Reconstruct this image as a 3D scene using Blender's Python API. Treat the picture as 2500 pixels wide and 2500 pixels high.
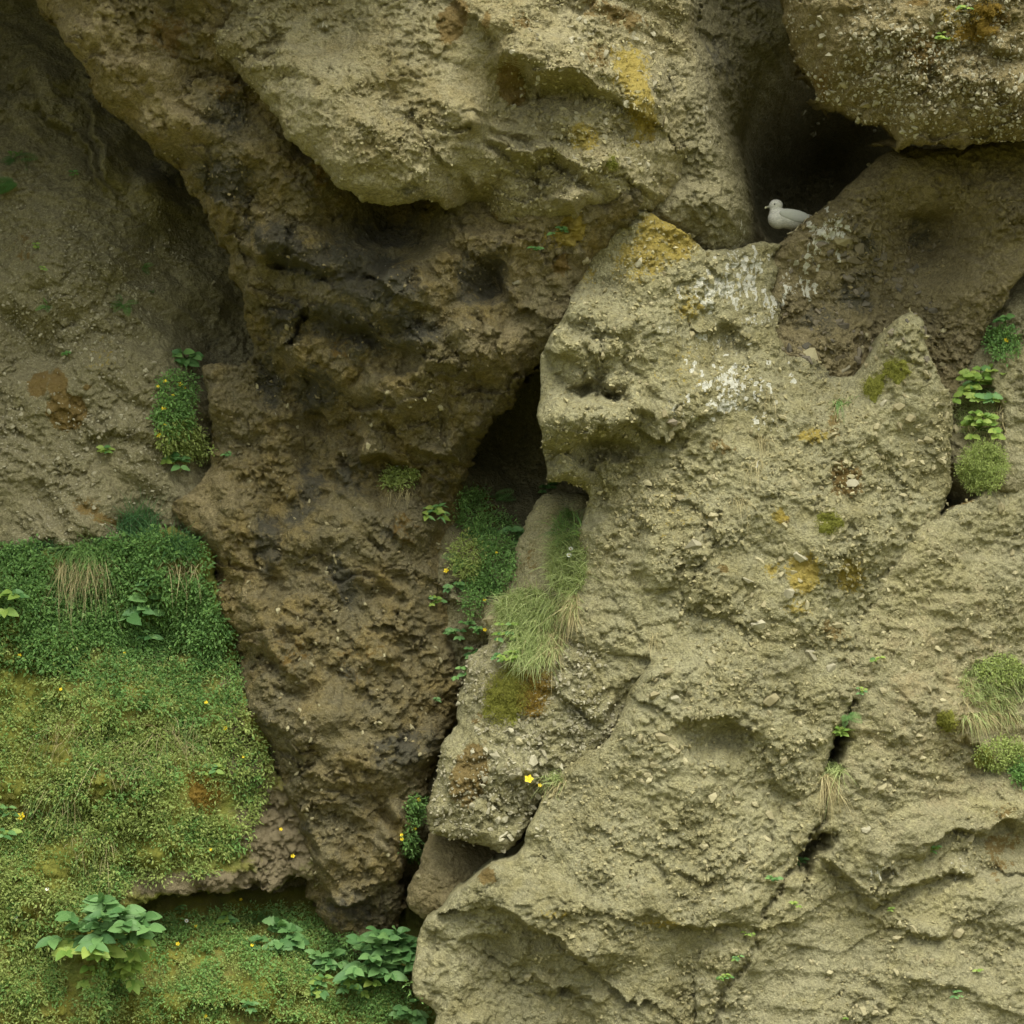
import bpy, bmesh, math, random
import numpy as np
from mathutils import Vector, Matrix, Quaternion

for o in list(bpy.data.objects):
    bpy.data.objects.remove(o, do_unlink=True)
scene = bpy.context.scene
COL = scene.collection
random.seed(7)

# ------------------------------------------------------------------ camera, sky, sun, exposure
DIST = 24.0          # camera to the reference plane of the cliff (y = 0)
PXM = 312.5          # photograph pixels per metre on that plane (2500 px = 8 m)
cam_d = bpy.data.cameras.new('camera')
cam = bpy.data.objects.new('camera', cam_d)
COL.objects.link(cam)
cam.location = (0, -DIST, 4.0)
cam.rotation_euler = (math.radians(90), 0, 0)
cam_d.sensor_width = 36
cam_d.lens = 36 * DIST / 8.0
cam_d.clip_end = 2000
scene.camera = cam

SUN_EL, SUN_AZ = 62.0, 14.0      # azimuth measured from -y (behind the camera) towards +x
el, az = math.radians(SUN_EL), math.radians(SUN_AZ)
to_sun = Vector((math.sin(az) * math.cos(el), -math.cos(az) * math.cos(el), math.sin(el)))
world = bpy.data.worlds.new('World')
scene.world = world
world.use_nodes = True
wn = world.node_tree
wn.nodes.clear()
sky = wn.nodes.new('ShaderNodeTexSky')
sky.sky_type = 'NISHITA'
sky.sun_disc = False
sky.sun_elevation = el
sky.sun_rotation = math.atan2(to_sun.x, to_sun.y)
sky.air_density = 1.0
sky.dust_density = 2.0
sky.ozone_density = 0.4
bg = wn.nodes.new('ShaderNodeBackground')
bg.inputs['Strength'].default_value = 0.09
wo = wn.nodes.new('ShaderNodeOutputWorld')
veil = wn.nodes.new('ShaderNodeHueSaturation')      # thin even cloud: the blue is washed out of the whole sky
veil.inputs['Saturation'].default_value = 0.25
wn.links.new(sky.outputs[0], veil.inputs['Color'])
tint = wn.nodes.new('ShaderNodeMix')
tint.data_type = 'RGBA'
tint.blend_type = 'MULTIPLY'
tint.inputs[0].default_value = 1.0
tint.inputs[7].default_value = (0.97, 1.0, 0.89, 1)
wn.links.new(veil.outputs[0], tint.inputs[6])
wn.links.new(tint.outputs[2], bg.inputs[0])
wn.links.new(bg.outputs[0], wo.inputs[0])
sun_d = bpy.data.lights.new('sun', 'SUN')
sun_d.energy = 1.5
sun_d.angle = math.radians(40)
sun_d.color = (0.98, 0.96, 0.84)
sun = bpy.data.objects.new('sun', sun_d)
COL.objects.link(sun)
sun.rotation_euler = to_sun.to_track_quat('Z', 'Y').to_euler()
sun.location = (6, -12, 16)
scene.view_settings.view_transform = 'Standard'
scene.view_settings.look = 'None'
scene.view_settings.gamma = 1.0
scene.view_settings.use_curve_mapping = False
scene.view_settings.exposure = 1.55
scene.cycles.max_bounces = 5
scene.cycles.diffuse_bounces = 3
scene.cycles.caustics_reflective = False

# ------------------------------------------------------------------ materials
def nodes_of(name):
    m = bpy.data.materials.new(name)
    m.use_nodes = True
    nt = m.node_tree
    nt.nodes.clear()
    out = nt.nodes.new('ShaderNodeOutputMaterial')
    return m, nt, out

def N(nt, typ, **kw):
    n = nt.nodes.new(typ)
    for k, v in kw.items():
        if k.startswith('i_'):
            n.inputs[k[2:].replace('_', ' ')].default_value = v
        else:
            setattr(n, k, v)
    return n

def noise(nt, vec, scale, detail=4, rough=0.6, dist=0.0):
    n = N(nt, 'ShaderNodeTexNoise')
    n.inputs['Scale'].default_value = scale
    n.inputs['Detail'].default_value = detail
    n.inputs['Roughness'].default_value = rough
    n.inputs['Distortion'].default_value = dist
    nt.links.new(vec, n.inputs['Vector'])
    return n.outputs['Fac']

def ramp(nt, fac, lo, hi, smooth=True):
    n = N(nt, 'ShaderNodeMapRange')
    n.interpolation_type = 'SMOOTHSTEP' if smooth else 'LINEAR'
    n.inputs['From Min'].default_value = lo
    n.inputs['From Max'].default_value = hi
    nt.links.new(fac, n.inputs['Value'])
    return n.outputs['Result']

def mixc(nt, fac, a, b):
    n = N(nt, 'ShaderNodeMix', data_type='RGBA')
    for sock, v in ((n.inputs['Factor'], fac), (n.inputs['A'], a), (n.inputs['B'], b)):
        pass
    fs = n.inputs[0]; A = n.inputs[6]; B = n.inputs[7]
    for sock, v in ((fs, fac), (A, a), (B, b)):
        if isinstance(v, bpy.types.NodeSocket):
            nt.links.new(v, sock)
        elif isinstance(v, (int, float)):
            sock.default_value = v
        else:
            sock.default_value = (v[0], v[1], v[2], 1)
    return n.outputs[2]

def math_(nt, op, a, b=None):
    n = N(nt, 'ShaderNodeMath', operation=op)
    for i, v in enumerate((a, b)):
        if v is None: continue
        if isinstance(v, bpy.types.NodeSocket): nt.links.new(v, n.inputs[i])
        else: n.inputs[i].default_value = v
    return n.outputs[0]

def mapped(nt, scale):
    g = N(nt, 'ShaderNodeNewGeometry')
    m = N(nt, 'ShaderNodeMapping')
    m.inputs['Scale'].default_value = scale
    nt.links.new(g.outputs['Position'], m.inputs['Vector'])
    return m.outputs['Vector']

def rock_material(name, c1, c2, c3, speck=0.35, speckcol=(0.5, 0.45, 0.33), bump=0.5, patch=1.3, tonecol=(0.33, 0.265, 0.14)):
    """granular tuff: three earth tones, pale grit, stains driven by the painted masks"""
    m, nt, out = nodes_of(name)
    p = mapped(nt, (1, 1, 1))
    big = ramp(nt, noise(nt, p, patch, 4, 0.62, 0.6), 0.36, 0.64)
    mid = ramp(nt, noise(nt, p, patch * 4.2, 4, 0.7), 0.35, 0.68)
    fine = noise(nt, p, 27, 4, 0.8)
    grit = noise(nt, p, 62, 3, 0.75)
    col = mixc(nt, big, c1, c2)
    col = mixc(nt, math_(nt, 'MULTIPLY', mid, 0.65), col, c3)
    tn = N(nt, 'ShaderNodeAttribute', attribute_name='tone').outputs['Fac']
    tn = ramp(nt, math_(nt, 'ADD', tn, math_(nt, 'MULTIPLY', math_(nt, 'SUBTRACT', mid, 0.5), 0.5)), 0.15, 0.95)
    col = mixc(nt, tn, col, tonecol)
    # crumb to crumb variation
    hs = N(nt, 'ShaderNodeHueSaturation')
    nt.links.new(col, hs.inputs['Color'])
    nt.links.new(ramp(nt, math_(nt, 'ADD', math_(nt, 'MULTIPLY', fine, 0.55), math_(nt, 'MULTIPLY', grit, 0.45)), 0.36, 0.64, False), hs.inputs['Value'])
    mr = [n for n in nt.nodes if n.type == 'MAP_RANGE'][-1]
    mr.inputs['To Min'].default_value = 0.58
    mr.inputs['To Max'].default_value = 1.42
    col = hs.outputs[0]
    sp = math_(nt, 'MULTIPLY', ramp(nt, grit, 0.57, 0.66), math_(nt, 'MULTIPLY', ramp(nt, noise(nt, p, 5, 3), 0.35, 0.65), speck))
    col = mixc(nt, sp, col, speckcol)
    # stains
    at = N(nt, 'ShaderNodeAttribute', attribute_name='stain')
    sep = N(nt, 'ShaderNodeSeparateColor')
    nt.links.new(at.outputs['Color'], sep.inputs[0])
    rag = noise(nt, p, 7, 5, 0.75)
    rag2 = noise(nt, p, 19, 4, 0.78)
    def stain(src, lo, hi, n_, amt):
        return ramp(nt, math_(nt, 'ADD', src, math_(nt, 'MULTIPLY', math_(nt, 'SUBTRACT', n_, 0.5), amt)), lo, hi)
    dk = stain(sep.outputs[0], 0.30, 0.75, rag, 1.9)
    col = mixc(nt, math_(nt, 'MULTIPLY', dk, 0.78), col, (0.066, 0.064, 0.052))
    rust = stain(at.outputs['Alpha'], 0.45, 0.64, math_(nt, 'ADD', math_(nt, 'MULTIPLY', rag, 0.5), math_(nt, 'MULTIPLY', rag2, 0.5)), 2.6)
    rc = mixc(nt, rag2, (0.13, 0.075, 0.018), (0.22, 0.14, 0.035))
    col = mixc(nt, math_(nt, 'MULTIPLY', rust, 0.75), col, rc)
    yl = stain(sep.outputs[1], 0.45, 0.66, rag2, 2.2)
    yc = mixc(nt, rag, (0.38, 0.25, 0.035), (0.36, 0.30, 0.07))
    col = mixc(nt, math_(nt, 'MULTIPLY', yl, 0.8), col, yc)
    sv = mapped(nt, (1, 1, 0.35))
    gn = noise(nt, sv, 26, 3, 0.75)
    gu = stain(sep.outputs[2], 0.46, 0.66, gn, 2.3)
    col = mixc(nt, math_(nt, 'MULTIPLY', gu, 0.9), col, (0.66, 0.64, 0.55))
    bs = N(nt, 'ShaderNodeBsdfPrincipled')
    bs.inputs['Roughness'].default_value = 0.95
    bs.inputs['Specular IOR Level'].default_value = 0.15
    nt.links.new(col, bs.inputs['Base Color'])
    vo = N(nt, 'ShaderNodeTexVoronoi')
    vo.inputs['Scale'].default_value = 30
    vo.inputs['Randomness'].default_value = 1.0
    nt.links.new(p, vo.inputs['Vector'])
    hb = math_(nt, 'SUBTRACT', math_(nt, 'ADD', math_(nt, 'MULTIPLY', fine, 1.6), math_(nt, 'MULTIPLY', grit, 0.9)), math_(nt, 'MULTIPLY', vo.outputs['Distance'], 0.6))
    b = N(nt, 'ShaderNodeBump')
    b.inputs['Strength'].default_value = bump
    b.inputs['Distance'].default_value = 0.05
    nt.links.new(hb, b.inputs['Height'])
    nt.links.new(b.outputs[0], bs.inputs['Normal'])
    nt.links.new(bs.outputs[0], out.inputs[0])
    return m

def soil_material(name, cols, scale=3.0):
    m, nt, out = nodes_of(name)
    p = mapped(nt, (1, 1, 1))
    a = ramp(nt, noise(nt, p, scale, 5, 0.65, 0.5), 0.35, 0.66)
    b_ = ramp(nt, noise(nt, p, scale * 3.1, 6, 0.7), 0.38, 0.66)
    f = noise(nt, p, 70, 4, 0.75)
    col = mixc(nt, a, cols[0], cols[1])
    col = mixc(nt, math_(nt, 'MULTIPLY', b_, 0.7), col, cols[2])
    col = mixc(nt, ramp(nt, f, 0.5, 0.8), col, cols[3])
    tn = N(nt, 'ShaderNodeAttribute', attribute_name='tone').outputs['Fac']
    tn = ramp(nt, math_(nt, 'ADD', tn, math_(nt, 'MULTIPLY', math_(nt, 'SUBTRACT', noise(nt, p, 6, 4, 0.7), 0.5), 1.2)), 0.3, 0.6)
    col = mixc(nt, tn, col, mixc(nt, f, (0.13, 0.10, 0.055), (0.30, 0.25, 0.16)))
    bs = N(nt, 'ShaderNodeBsdfPrincipled')
    bs.inputs['Roughness'].default_value = 1.0
    bs.inputs['Specular IOR Level'].default_value = 0.09
    nt.links.new(col, bs.inputs['Base Color'])
    bp = N(nt, 'ShaderNodeBump')
    bp.inputs['Strength'].default_value = 0.9
    bp.inputs['Distance'].default_value = 0.03
    nt.links.new(f, bp.inputs['Height'])
    nt.links.new(bp.outputs[0], bs.inputs['Normal'])
    nt.links.new(bs.outputs[0], out.inputs[0])
    return m

def leaf_material(name, dark, light, by_object=False, transl=0.3, rough=0.55):
    m, nt, out = nodes_of(name)
    if by_object:
        f = N(nt, 'ShaderNodeObjectInfo').outputs['Random']
    else:
        f = N(nt, 'ShaderNodeAttribute', attribute_name='tint').outputs['Fac']
    p = mapped(nt, (1, 1, 1))
    f2 = math_(nt, 'ADD', math_(nt, 'MULTIPLY', f, 0.8), math_(nt, 'MULTIPLY', noise(nt, p, 30, 3), 0.35))
    col = mixc(nt, ramp(nt, f2, 0.1, 1.0, False), dark, light)
    bs = N(nt, 'ShaderNodeBsdfPrincipled')
    bs.inputs['Roughness'].default_value = rough
    bs.inputs['Specular IOR Level'].default_value = 0.25
    nt.links.new(col, bs.inputs['Base Color'])
    tr = N(nt, 'ShaderNodeBsdfTranslucent')
    nt.links.new(col, tr.inputs[0])
    mx = N(nt, 'ShaderNodeMixShader')
    mx.inputs[0].default_value = transl
    nt.links.new(bs.outputs[0], mx.inputs[1])
    nt.links.new(tr.outputs[0], mx.inputs[2])
    nt.links.new(mx.outputs[0], out.inputs[0])
    return m

def plain_material(name, c, rough=0.7, var=0.15, scale=40):
    m, nt, out = nodes_of(name)
    p = mapped(nt, (1, 1, 1))
    col = mixc(nt, noise(nt, p, scale, 4), tuple(v * (1 - var) for v in c), tuple(min(1, v * (1 + var)) for v in c))
    bs = N(nt, 'ShaderNodeBsdfPrincipled')
    bs.inputs['Roughness'].default_value = rough
    bs.inputs['Specular IOR Level'].default_value = 0.2
    nt.links.new(col, bs.inputs['Base Color'])
    nt.links.new(bs.outputs[0], out.inputs[0])
    return m

def stone_material(name, a, b):
    m, nt, out = nodes_of(name)
    p = mapped(nt, (1, 1, 1))
    r = N(nt, 'ShaderNodeObjectInfo').outputs['Random']
    at = N(nt, 'ShaderNodeAttribute', attribute_name='tint').outputs['Fac']
    f = math_(nt, 'FRACT', math_(nt, 'ADD', r, at))
    f = math_(nt, 'ADD', math_(nt, 'MULTIPLY', f, 0.75), math_(nt, 'MULTIPLY', noise(nt, p, 35, 4, 0.7), 0.5))
    col = mixc(nt, ramp(nt, f, 0.1, 1.05, False), a, b)
    bs = N(nt, 'ShaderNodeBsdfPrincipled')
    bs.inputs['Roughness'].default_value = 0.95
    bs.inputs['Specular IOR Level'].default_value = 0.15
    nt.links.new(col, bs.inputs['Base Color'])
    bp = N(nt, 'ShaderNodeBump')
    bp.inputs['Strength'].default_value = 0.5
    bp.inputs['Distance'].default_value = 0.015
    nt.links.new(noise(nt, p, 80, 4, 0.7), bp.inputs['Height'])
    nt.links.new(bp.outputs[0], bs.inputs['Normal'])
    nt.links.new(bs.outputs[0], out.inputs[0])
    return m

M = {}
M['tan'] = rock_material('tan_tuff', (0.355, 0.32, 0.178), (0.258, 0.228, 0.112), (0.335, 0.312, 0.20), 0.45, (0.50, 0.46, 0.30), 0.8)
M['pale'] = rock_material('pale_tuff', (0.375, 0.325, 0.185), (0.285, 0.235, 0.115), (0.33, 0.295, 0.185), 0.35, (0.52, 0.48, 0.34), 0.75)
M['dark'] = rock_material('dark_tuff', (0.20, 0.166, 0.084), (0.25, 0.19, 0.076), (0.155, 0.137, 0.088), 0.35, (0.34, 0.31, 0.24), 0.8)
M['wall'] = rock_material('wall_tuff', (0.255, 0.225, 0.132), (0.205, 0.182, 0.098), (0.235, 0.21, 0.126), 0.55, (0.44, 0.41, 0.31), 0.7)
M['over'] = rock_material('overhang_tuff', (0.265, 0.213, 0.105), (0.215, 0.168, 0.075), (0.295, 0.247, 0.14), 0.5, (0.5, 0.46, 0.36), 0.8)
M['brown'] = rock_material('brown_tuff', (0.235, 0.193, 0.102), (0.195, 0.158, 0.080), (0.25, 0.208, 0.122), 0.2, (0.4, 0.35, 0.25), 0.65)
M['grey'] = rock_material('grey_tuff', (0.325, 0.288, 0.148), (0.282, 0.256, 0.15), (0.315, 0.29, 0.182), 0.35, (0.48, 0.455, 0.34), 0.75)
M['bank'] = soil_material('mossy_bank', ((0.25, 0.24, 0.045), (0.16, 0.195, 0.05), (0.19, 0.165, 0.06), (0.32, 0.32, 0.095)), 2.2)
M['moss'] = leaf_material('moss_green', (0.085, 0.095, 0.015), (0.26, 0.255, 0.05), transl=0.15, rough=0.9)
M['rustmoss'] = leaf_material('moss_rust', (0.13, 0.075, 0.012), (0.25, 0.17, 0.03), transl=0.1, rough=0.9)
M['cover'] = leaf_material('cover_leaf', (0.075, 0.175, 0.055), (0.25, 0.41, 0.12), transl=0.3)
M['coverlight'] = leaf_material('cover_leaf_light', (0.16, 0.235, 0.05), (0.46, 0.52, 0.18), transl=0.3)
M['grass'] = leaf_material('grass_green', (0.11, 0.225, 0.07), (0.33, 0.45, 0.15), transl=0.35)
M['palegrass'] = leaf_material('grass_pale_green', (0.25, 0.33, 0.11), (0.56, 0.61, 0.28), transl=0.35)
M['deepgrass'] = leaf_material('grass_deep_green', (0.06, 0.16, 0.07), (0.16, 0.30, 0.11), transl=0.3)
M['straw'] = leaf_material('straw', (0.30, 0.24, 0.11), (0.58, 0.50, 0.28), transl=0.25, rough=0.7)
M['leaf'] = leaf_material('broad_leaf', (0.07, 0.17, 0.055), (0.19, 0.34, 0.115), True, 0.3, 0.5)
M['youngleaf'] = leaf_material('young_leaf', (0.15, 0.27, 0.05), (0.34, 0.43, 0.10), True, 0.35, 0.5)
M['fern'] = leaf_material('fern_leaf', (0.075, 0.18, 0.05), (0.19, 0.34, 0.10), True, 0.3, 0.5)
M['stem'] = plain_material('green_stem', (0.10, 0.16, 0.045), 0.6)
M['yellow'] = plain_material('yellow_petal', (0.78, 0.58, 0.03), 0.5, 0.1)
M['white'] = plain_material('white_petal', (0.80, 0.80, 0.74), 0.5, 0.05)
M['orange'] = plain_material('orange_centre', (0.55, 0.28, 0.02), 0.6, 0.1)
M['stone'] = stone_material('tan_stone', (0.22, 0.185, 0.105), (0.40, 0.355, 0.22))
M['greystone'] = stone_material('grey_stone', (0.23, 0.205, 0.14), (0.41, 0.375, 0.27))
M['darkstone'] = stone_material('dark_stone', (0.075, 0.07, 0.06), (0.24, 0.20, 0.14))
M['crumb'] = stone_material('tan_crumb', (0.225, 0.195, 0.098), (0.39, 0.345, 0.20))
M['darkcrumb'] = stone_material('dark_crumb', (0.10, 0.088, 0.058), (0.26, 0.21, 0.11))
M['twig'] = plain_material('bleached_twig', (0.52, 0.45, 0.30), 0.8)

# ------------------------------------------------------------------ numeric helpers
NG = 882
HALF = 4.7
gx = np.linspace(-HALF, HALF, NG, dtype=np.float32)
gz = np.linspace(4 - HALF, 4 + HALF, NG, dtype=np.float32)
GX, GZ = np.meshgrid(gx, gz)
STEP = float(gx[1] - gx[0])
FN = 1024
_fk = np.fft.fftfreq(FN, d=STEP)
KX, KZ = np.meshgrid(_fk, _fk)

def fnoise(seed, lo, hi, beta=1.5, stretch=1.0, angle=0.0):
    """band-limited noise on the grid; wavelengths lo..hi metres, unit deviation"""
    rng = np.random.default_rng(seed)
    a = math.radians(angle)
    kx = (KX * math.cos(a) + KZ * math.sin(a)) * stretch
    kz = -KX * math.sin(a) + KZ * math.cos(a)
    k = np.sqrt(kx * kx + kz * kz) + 1e-6
    filt = k ** (-beta) / (1 + (1 / (hi * k)) ** 6) / (1 + (lo * k) ** 6)
    f = np.fft.fft2(rng.standard_normal((FN, FN))) * filt
    n = np.real(np.fft.ifft2(f))[:NG, :NG]
    return ((n - n.mean()) / n.std()).astype(np.float32)

def worley(seed, cell, X=None, Z=None):
    """distance to, and random value of, the nearest jittered cell point"""
    rng = np.random.default_rng(seed)
    X = GX if X is None else X
    Z = GZ if Z is None else Z
    fx, fz = X / cell + 200.0, Z / cell + 200.0
    ix, iz = np.floor(fx).astype(np.int32), np.floor(fz).astype(np.int32)
    T = 512
    jx, jz, jr = rng.random((T, T), dtype=np.float32), rng.random((T, T), dtype=np.float32), rng.random((T, T), dtype=np.float32)
    best = np.full(X.shape, 9, np.float32)
    br = np.zeros(X.shape, np.float32)
    for a in (-1, 0, 1):
        for b in (-1, 0, 1):
            cx, cz = ix + a, iz + b
            u, v = cx & (T - 1), cz & (T - 1)
            d = (cx + jx[v, u] - fx) ** 2 + (cz + jz[v, u] - fz) ** 2
            m = d < best
            best = np.where(m, d, best)
            br = np.where(m, jr[v, u], br)
    return np.sqrt(best), br

def upsample(c, step):
    """bilinear from the coarse grid taken every `step` points"""
    idx = np.minimum(np.arange(NG) / step, c.shape[0] - 1.001)
    i0 = idx.astype(int)
    t = (idx - i0).astype(np.float32)
    i1 = np.minimum(i0 + 1, c.shape[0] - 1)
    r = c[i0] * (1 - t)[:, None] + c[i1] * t[:, None]
    return r[:, i0] * (1 - t)[None] + r[:, i1] * t[None]

def polyline_distance(pts, PX, PY, closed):
    pts = np.array(pts, np.float32)
    best = np.full(PX.shape, 1e12, np.float32)
    side = np.zeros(PX.shape, np.float32)
    n = len(pts)
    for i in range(n if closed else n - 1):
        a, b = pts[i], pts[(i + 1) % n]
        ex, ey = b - a
        wx, wy = PX - a[0], PY - a[1]
        t = np.clip((wx * ex + wy * ey) / (ex * ex + ey * ey + 1e-9), 0, 1)
        dx, dy = wx - ex * t, wy - ey * t
        d = dx * dx + dy * dy
        m = d < best
        best = np.where(m, d, best)
        if not closed:
            side = np.where(m, np.sign(ex * wy - ey * wx), side)
    d = np.sqrt(best)
    if not closed:
        return d, side
    inside = np.zeros(PX.shape, bool)
    j = n - 1
    for i in range(n):
        xi, yi = pts[i]; xj, yj = pts[j]
        if yi != yj:
            c = ((yi > PY) != (yj > PY)) & (PX < (xj - xi) * (PY - yi) / (yj - yi) + xi)
            inside ^= c
        j = i
    return np.where(inside, d, -d)

def rbf(points, PX, PY):
    p = np.array(points, np.float64)
    P = p[:, :2] / 312.5
    c = 0.25
    def phi(dx, dy): return np.sqrt(dx * dx + dy * dy + c * c)
    n = len(P)
    A = np.zeros((n + 3, n + 3))
    A[:n, :n] = phi(P[:, None, 0] - P[None, :, 0], P[:, None, 1] - P[None, :, 1]) - np.eye(n) * 0.02
    A[:n, n] = 1; A[:n, n + 1:] = P
    A[n, :n] = 1; A[n + 1:, :n] = P.T
    rhs = np.zeros(n + 3); rhs[:n] = p[:, 2]
    w = np.linalg.solve(A, rhs)
    X, Y = PX / 312.5, PY / 312.5
    r = np.full(X.shape, w[n]) + w[n + 1] * X + w[n + 2] * Y
    for i in range(n):
        r += w[i] * phi(X - P[i, 0], Y - P[i, 1])
    return r.astype(np.float32)

def mesh_from_arrays(name, verts, faces, mat, smooth=True, attrs=None):
    """verts (n,3), faces (m,k) all of one size"""
    me = bpy.data.meshes.new(name)
    verts = np.ascontiguousarray(verts, np.float32)
    faces = np.ascontiguousarray(faces, np.int32)
    k = faces.shape[1]
    me.vertices.add(len(verts))
    me.vertices.foreach_set('co', verts.ravel())
    me.loops.add(faces.size)
    me.loops.foreach_set('vertex_index', faces.ravel())
    me.polygons.add(len(faces))
    me.polygons.foreach_set('loop_start', np.arange(0, faces.size, k, dtype=np.int32))
    me.polygons.foreach_set('use_smooth', np.full(len(faces), smooth))
    for an, typ, data in (attrs or []):
        a = me.attributes.new(an, typ, 'POINT')
        a.data.foreach_set('color' if typ == 'FLOAT_COLOR' else 'value', np.ascontiguousarray(data, np.float32).ravel())
    me.update(calc_edges=True)
    me.validate()
    me.materials.append(mat)
    return me

def link(name, data, parent=None, loc=None):
    o = bpy.data.objects.new(name, data)
    COL.objects.link(o)
    if parent is not None: o.parent = parent
    if loc is not None: o.location = loc
    return o

def tag(o, label=None, cat=None, group=None, kind=None):
    if label: o['label'] = label
    if cat: o['category'] = cat
    if group: o['group'] = group
    if kind: o['kind'] = kind
    return o

# ------------------------------------------------------------------ shared noises
n_big = fnoise(1, 0.45, 2.2, 1.8)
n_mid = [fnoise(10 + i, 0.14, 0.9, 2.1) for i in range(3)]
n_fine = [fnoise(20 + i, 0.026, 0.18, 1.3) for i in range(3)]
n_strata = fnoise(30, 0.09, 0.6, 1.9, 2.6, -40)
n_horiz = fnoise(31, 0.08, 0.5, 1.9, 3.0, -6)
n_mask = fnoise(32, 0.3, 1.5, 1.6)
wob_x, wob_z = GX + 0.012 * n_fine[0], GZ + 0.012 * n_fine[1]
wd1, wr1 = worley(3, 0.036, wob_x, wob_z)
wd2, wr2 = worley(4, 0.085, wob_x, wob_z)
wd3, wr3 = worley(5, 0.21, wob_x, wob_z)
crumb = np.sqrt(np.clip(0.34 - wd1 ** 2, 0, 1)) * np.clip(wr1 - 0.1, 0, 1) * 0.05
lump = np.sqrt(np.clip(0.30 - wd2 ** 2, 0, 1)) * np.clip(wr2 - 0.55, 0, 1) * 0.10
boss = np.sqrt(np.clip(0.22 - wd3 ** 2, 0, 1)) * np.clip(wr3 - 0.80, 0, 1) * 0.28

def facets(seed, cell):
    """broken rock: every cell is a small plane with its own tilt and height"""
    rng = np.random.default_rng(seed)
    X = GX + 0.10 * cell * n_mid[seed % 3] + 0.035 * cell / 0.2 * n_fine[seed % 3] * 0.2
    Z = (GZ + 0.10 * cell * n_mid[(seed + 1) % 3]) * 1.25
    fx, fz = X / cell + 150.0, Z / cell + 150.0
    ix, iz = np.floor(fx).astype(np.int32), np.floor(fz).astype(np.int32)
    T = 256
    J = rng.random((5, T, T), dtype=np.float32)
    best = np.full(X.shape, 9, np.float32); out = np.zeros(X.shape, np.float32)
    for a in (-1, 0, 1):
        for b in (-1, 0, 1):
            u_, v_ = (ix + a) & (T - 1), (iz + b) & (T - 1)
            dx, dz = fx - (ix + a + J[0, v_, u_]), fz - (iz + b + J[1, v_, u_])
            d = dx * dx + dz * dz
            val = (J[2, v_, u_] - 0.5) * 1.6 * dx + (J[3, v_, u_] - 0.25) * 1.3 * dz + (J[4, v_, u_] - 0.5) * 0.9
            m = d < best
            best = np.where(m, d, best); out = np.where(m, val, out)
    return out
fac_a, fac_b = facets(51, 0.34), facets(52, 0.13)

LAYERS = {}

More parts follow.
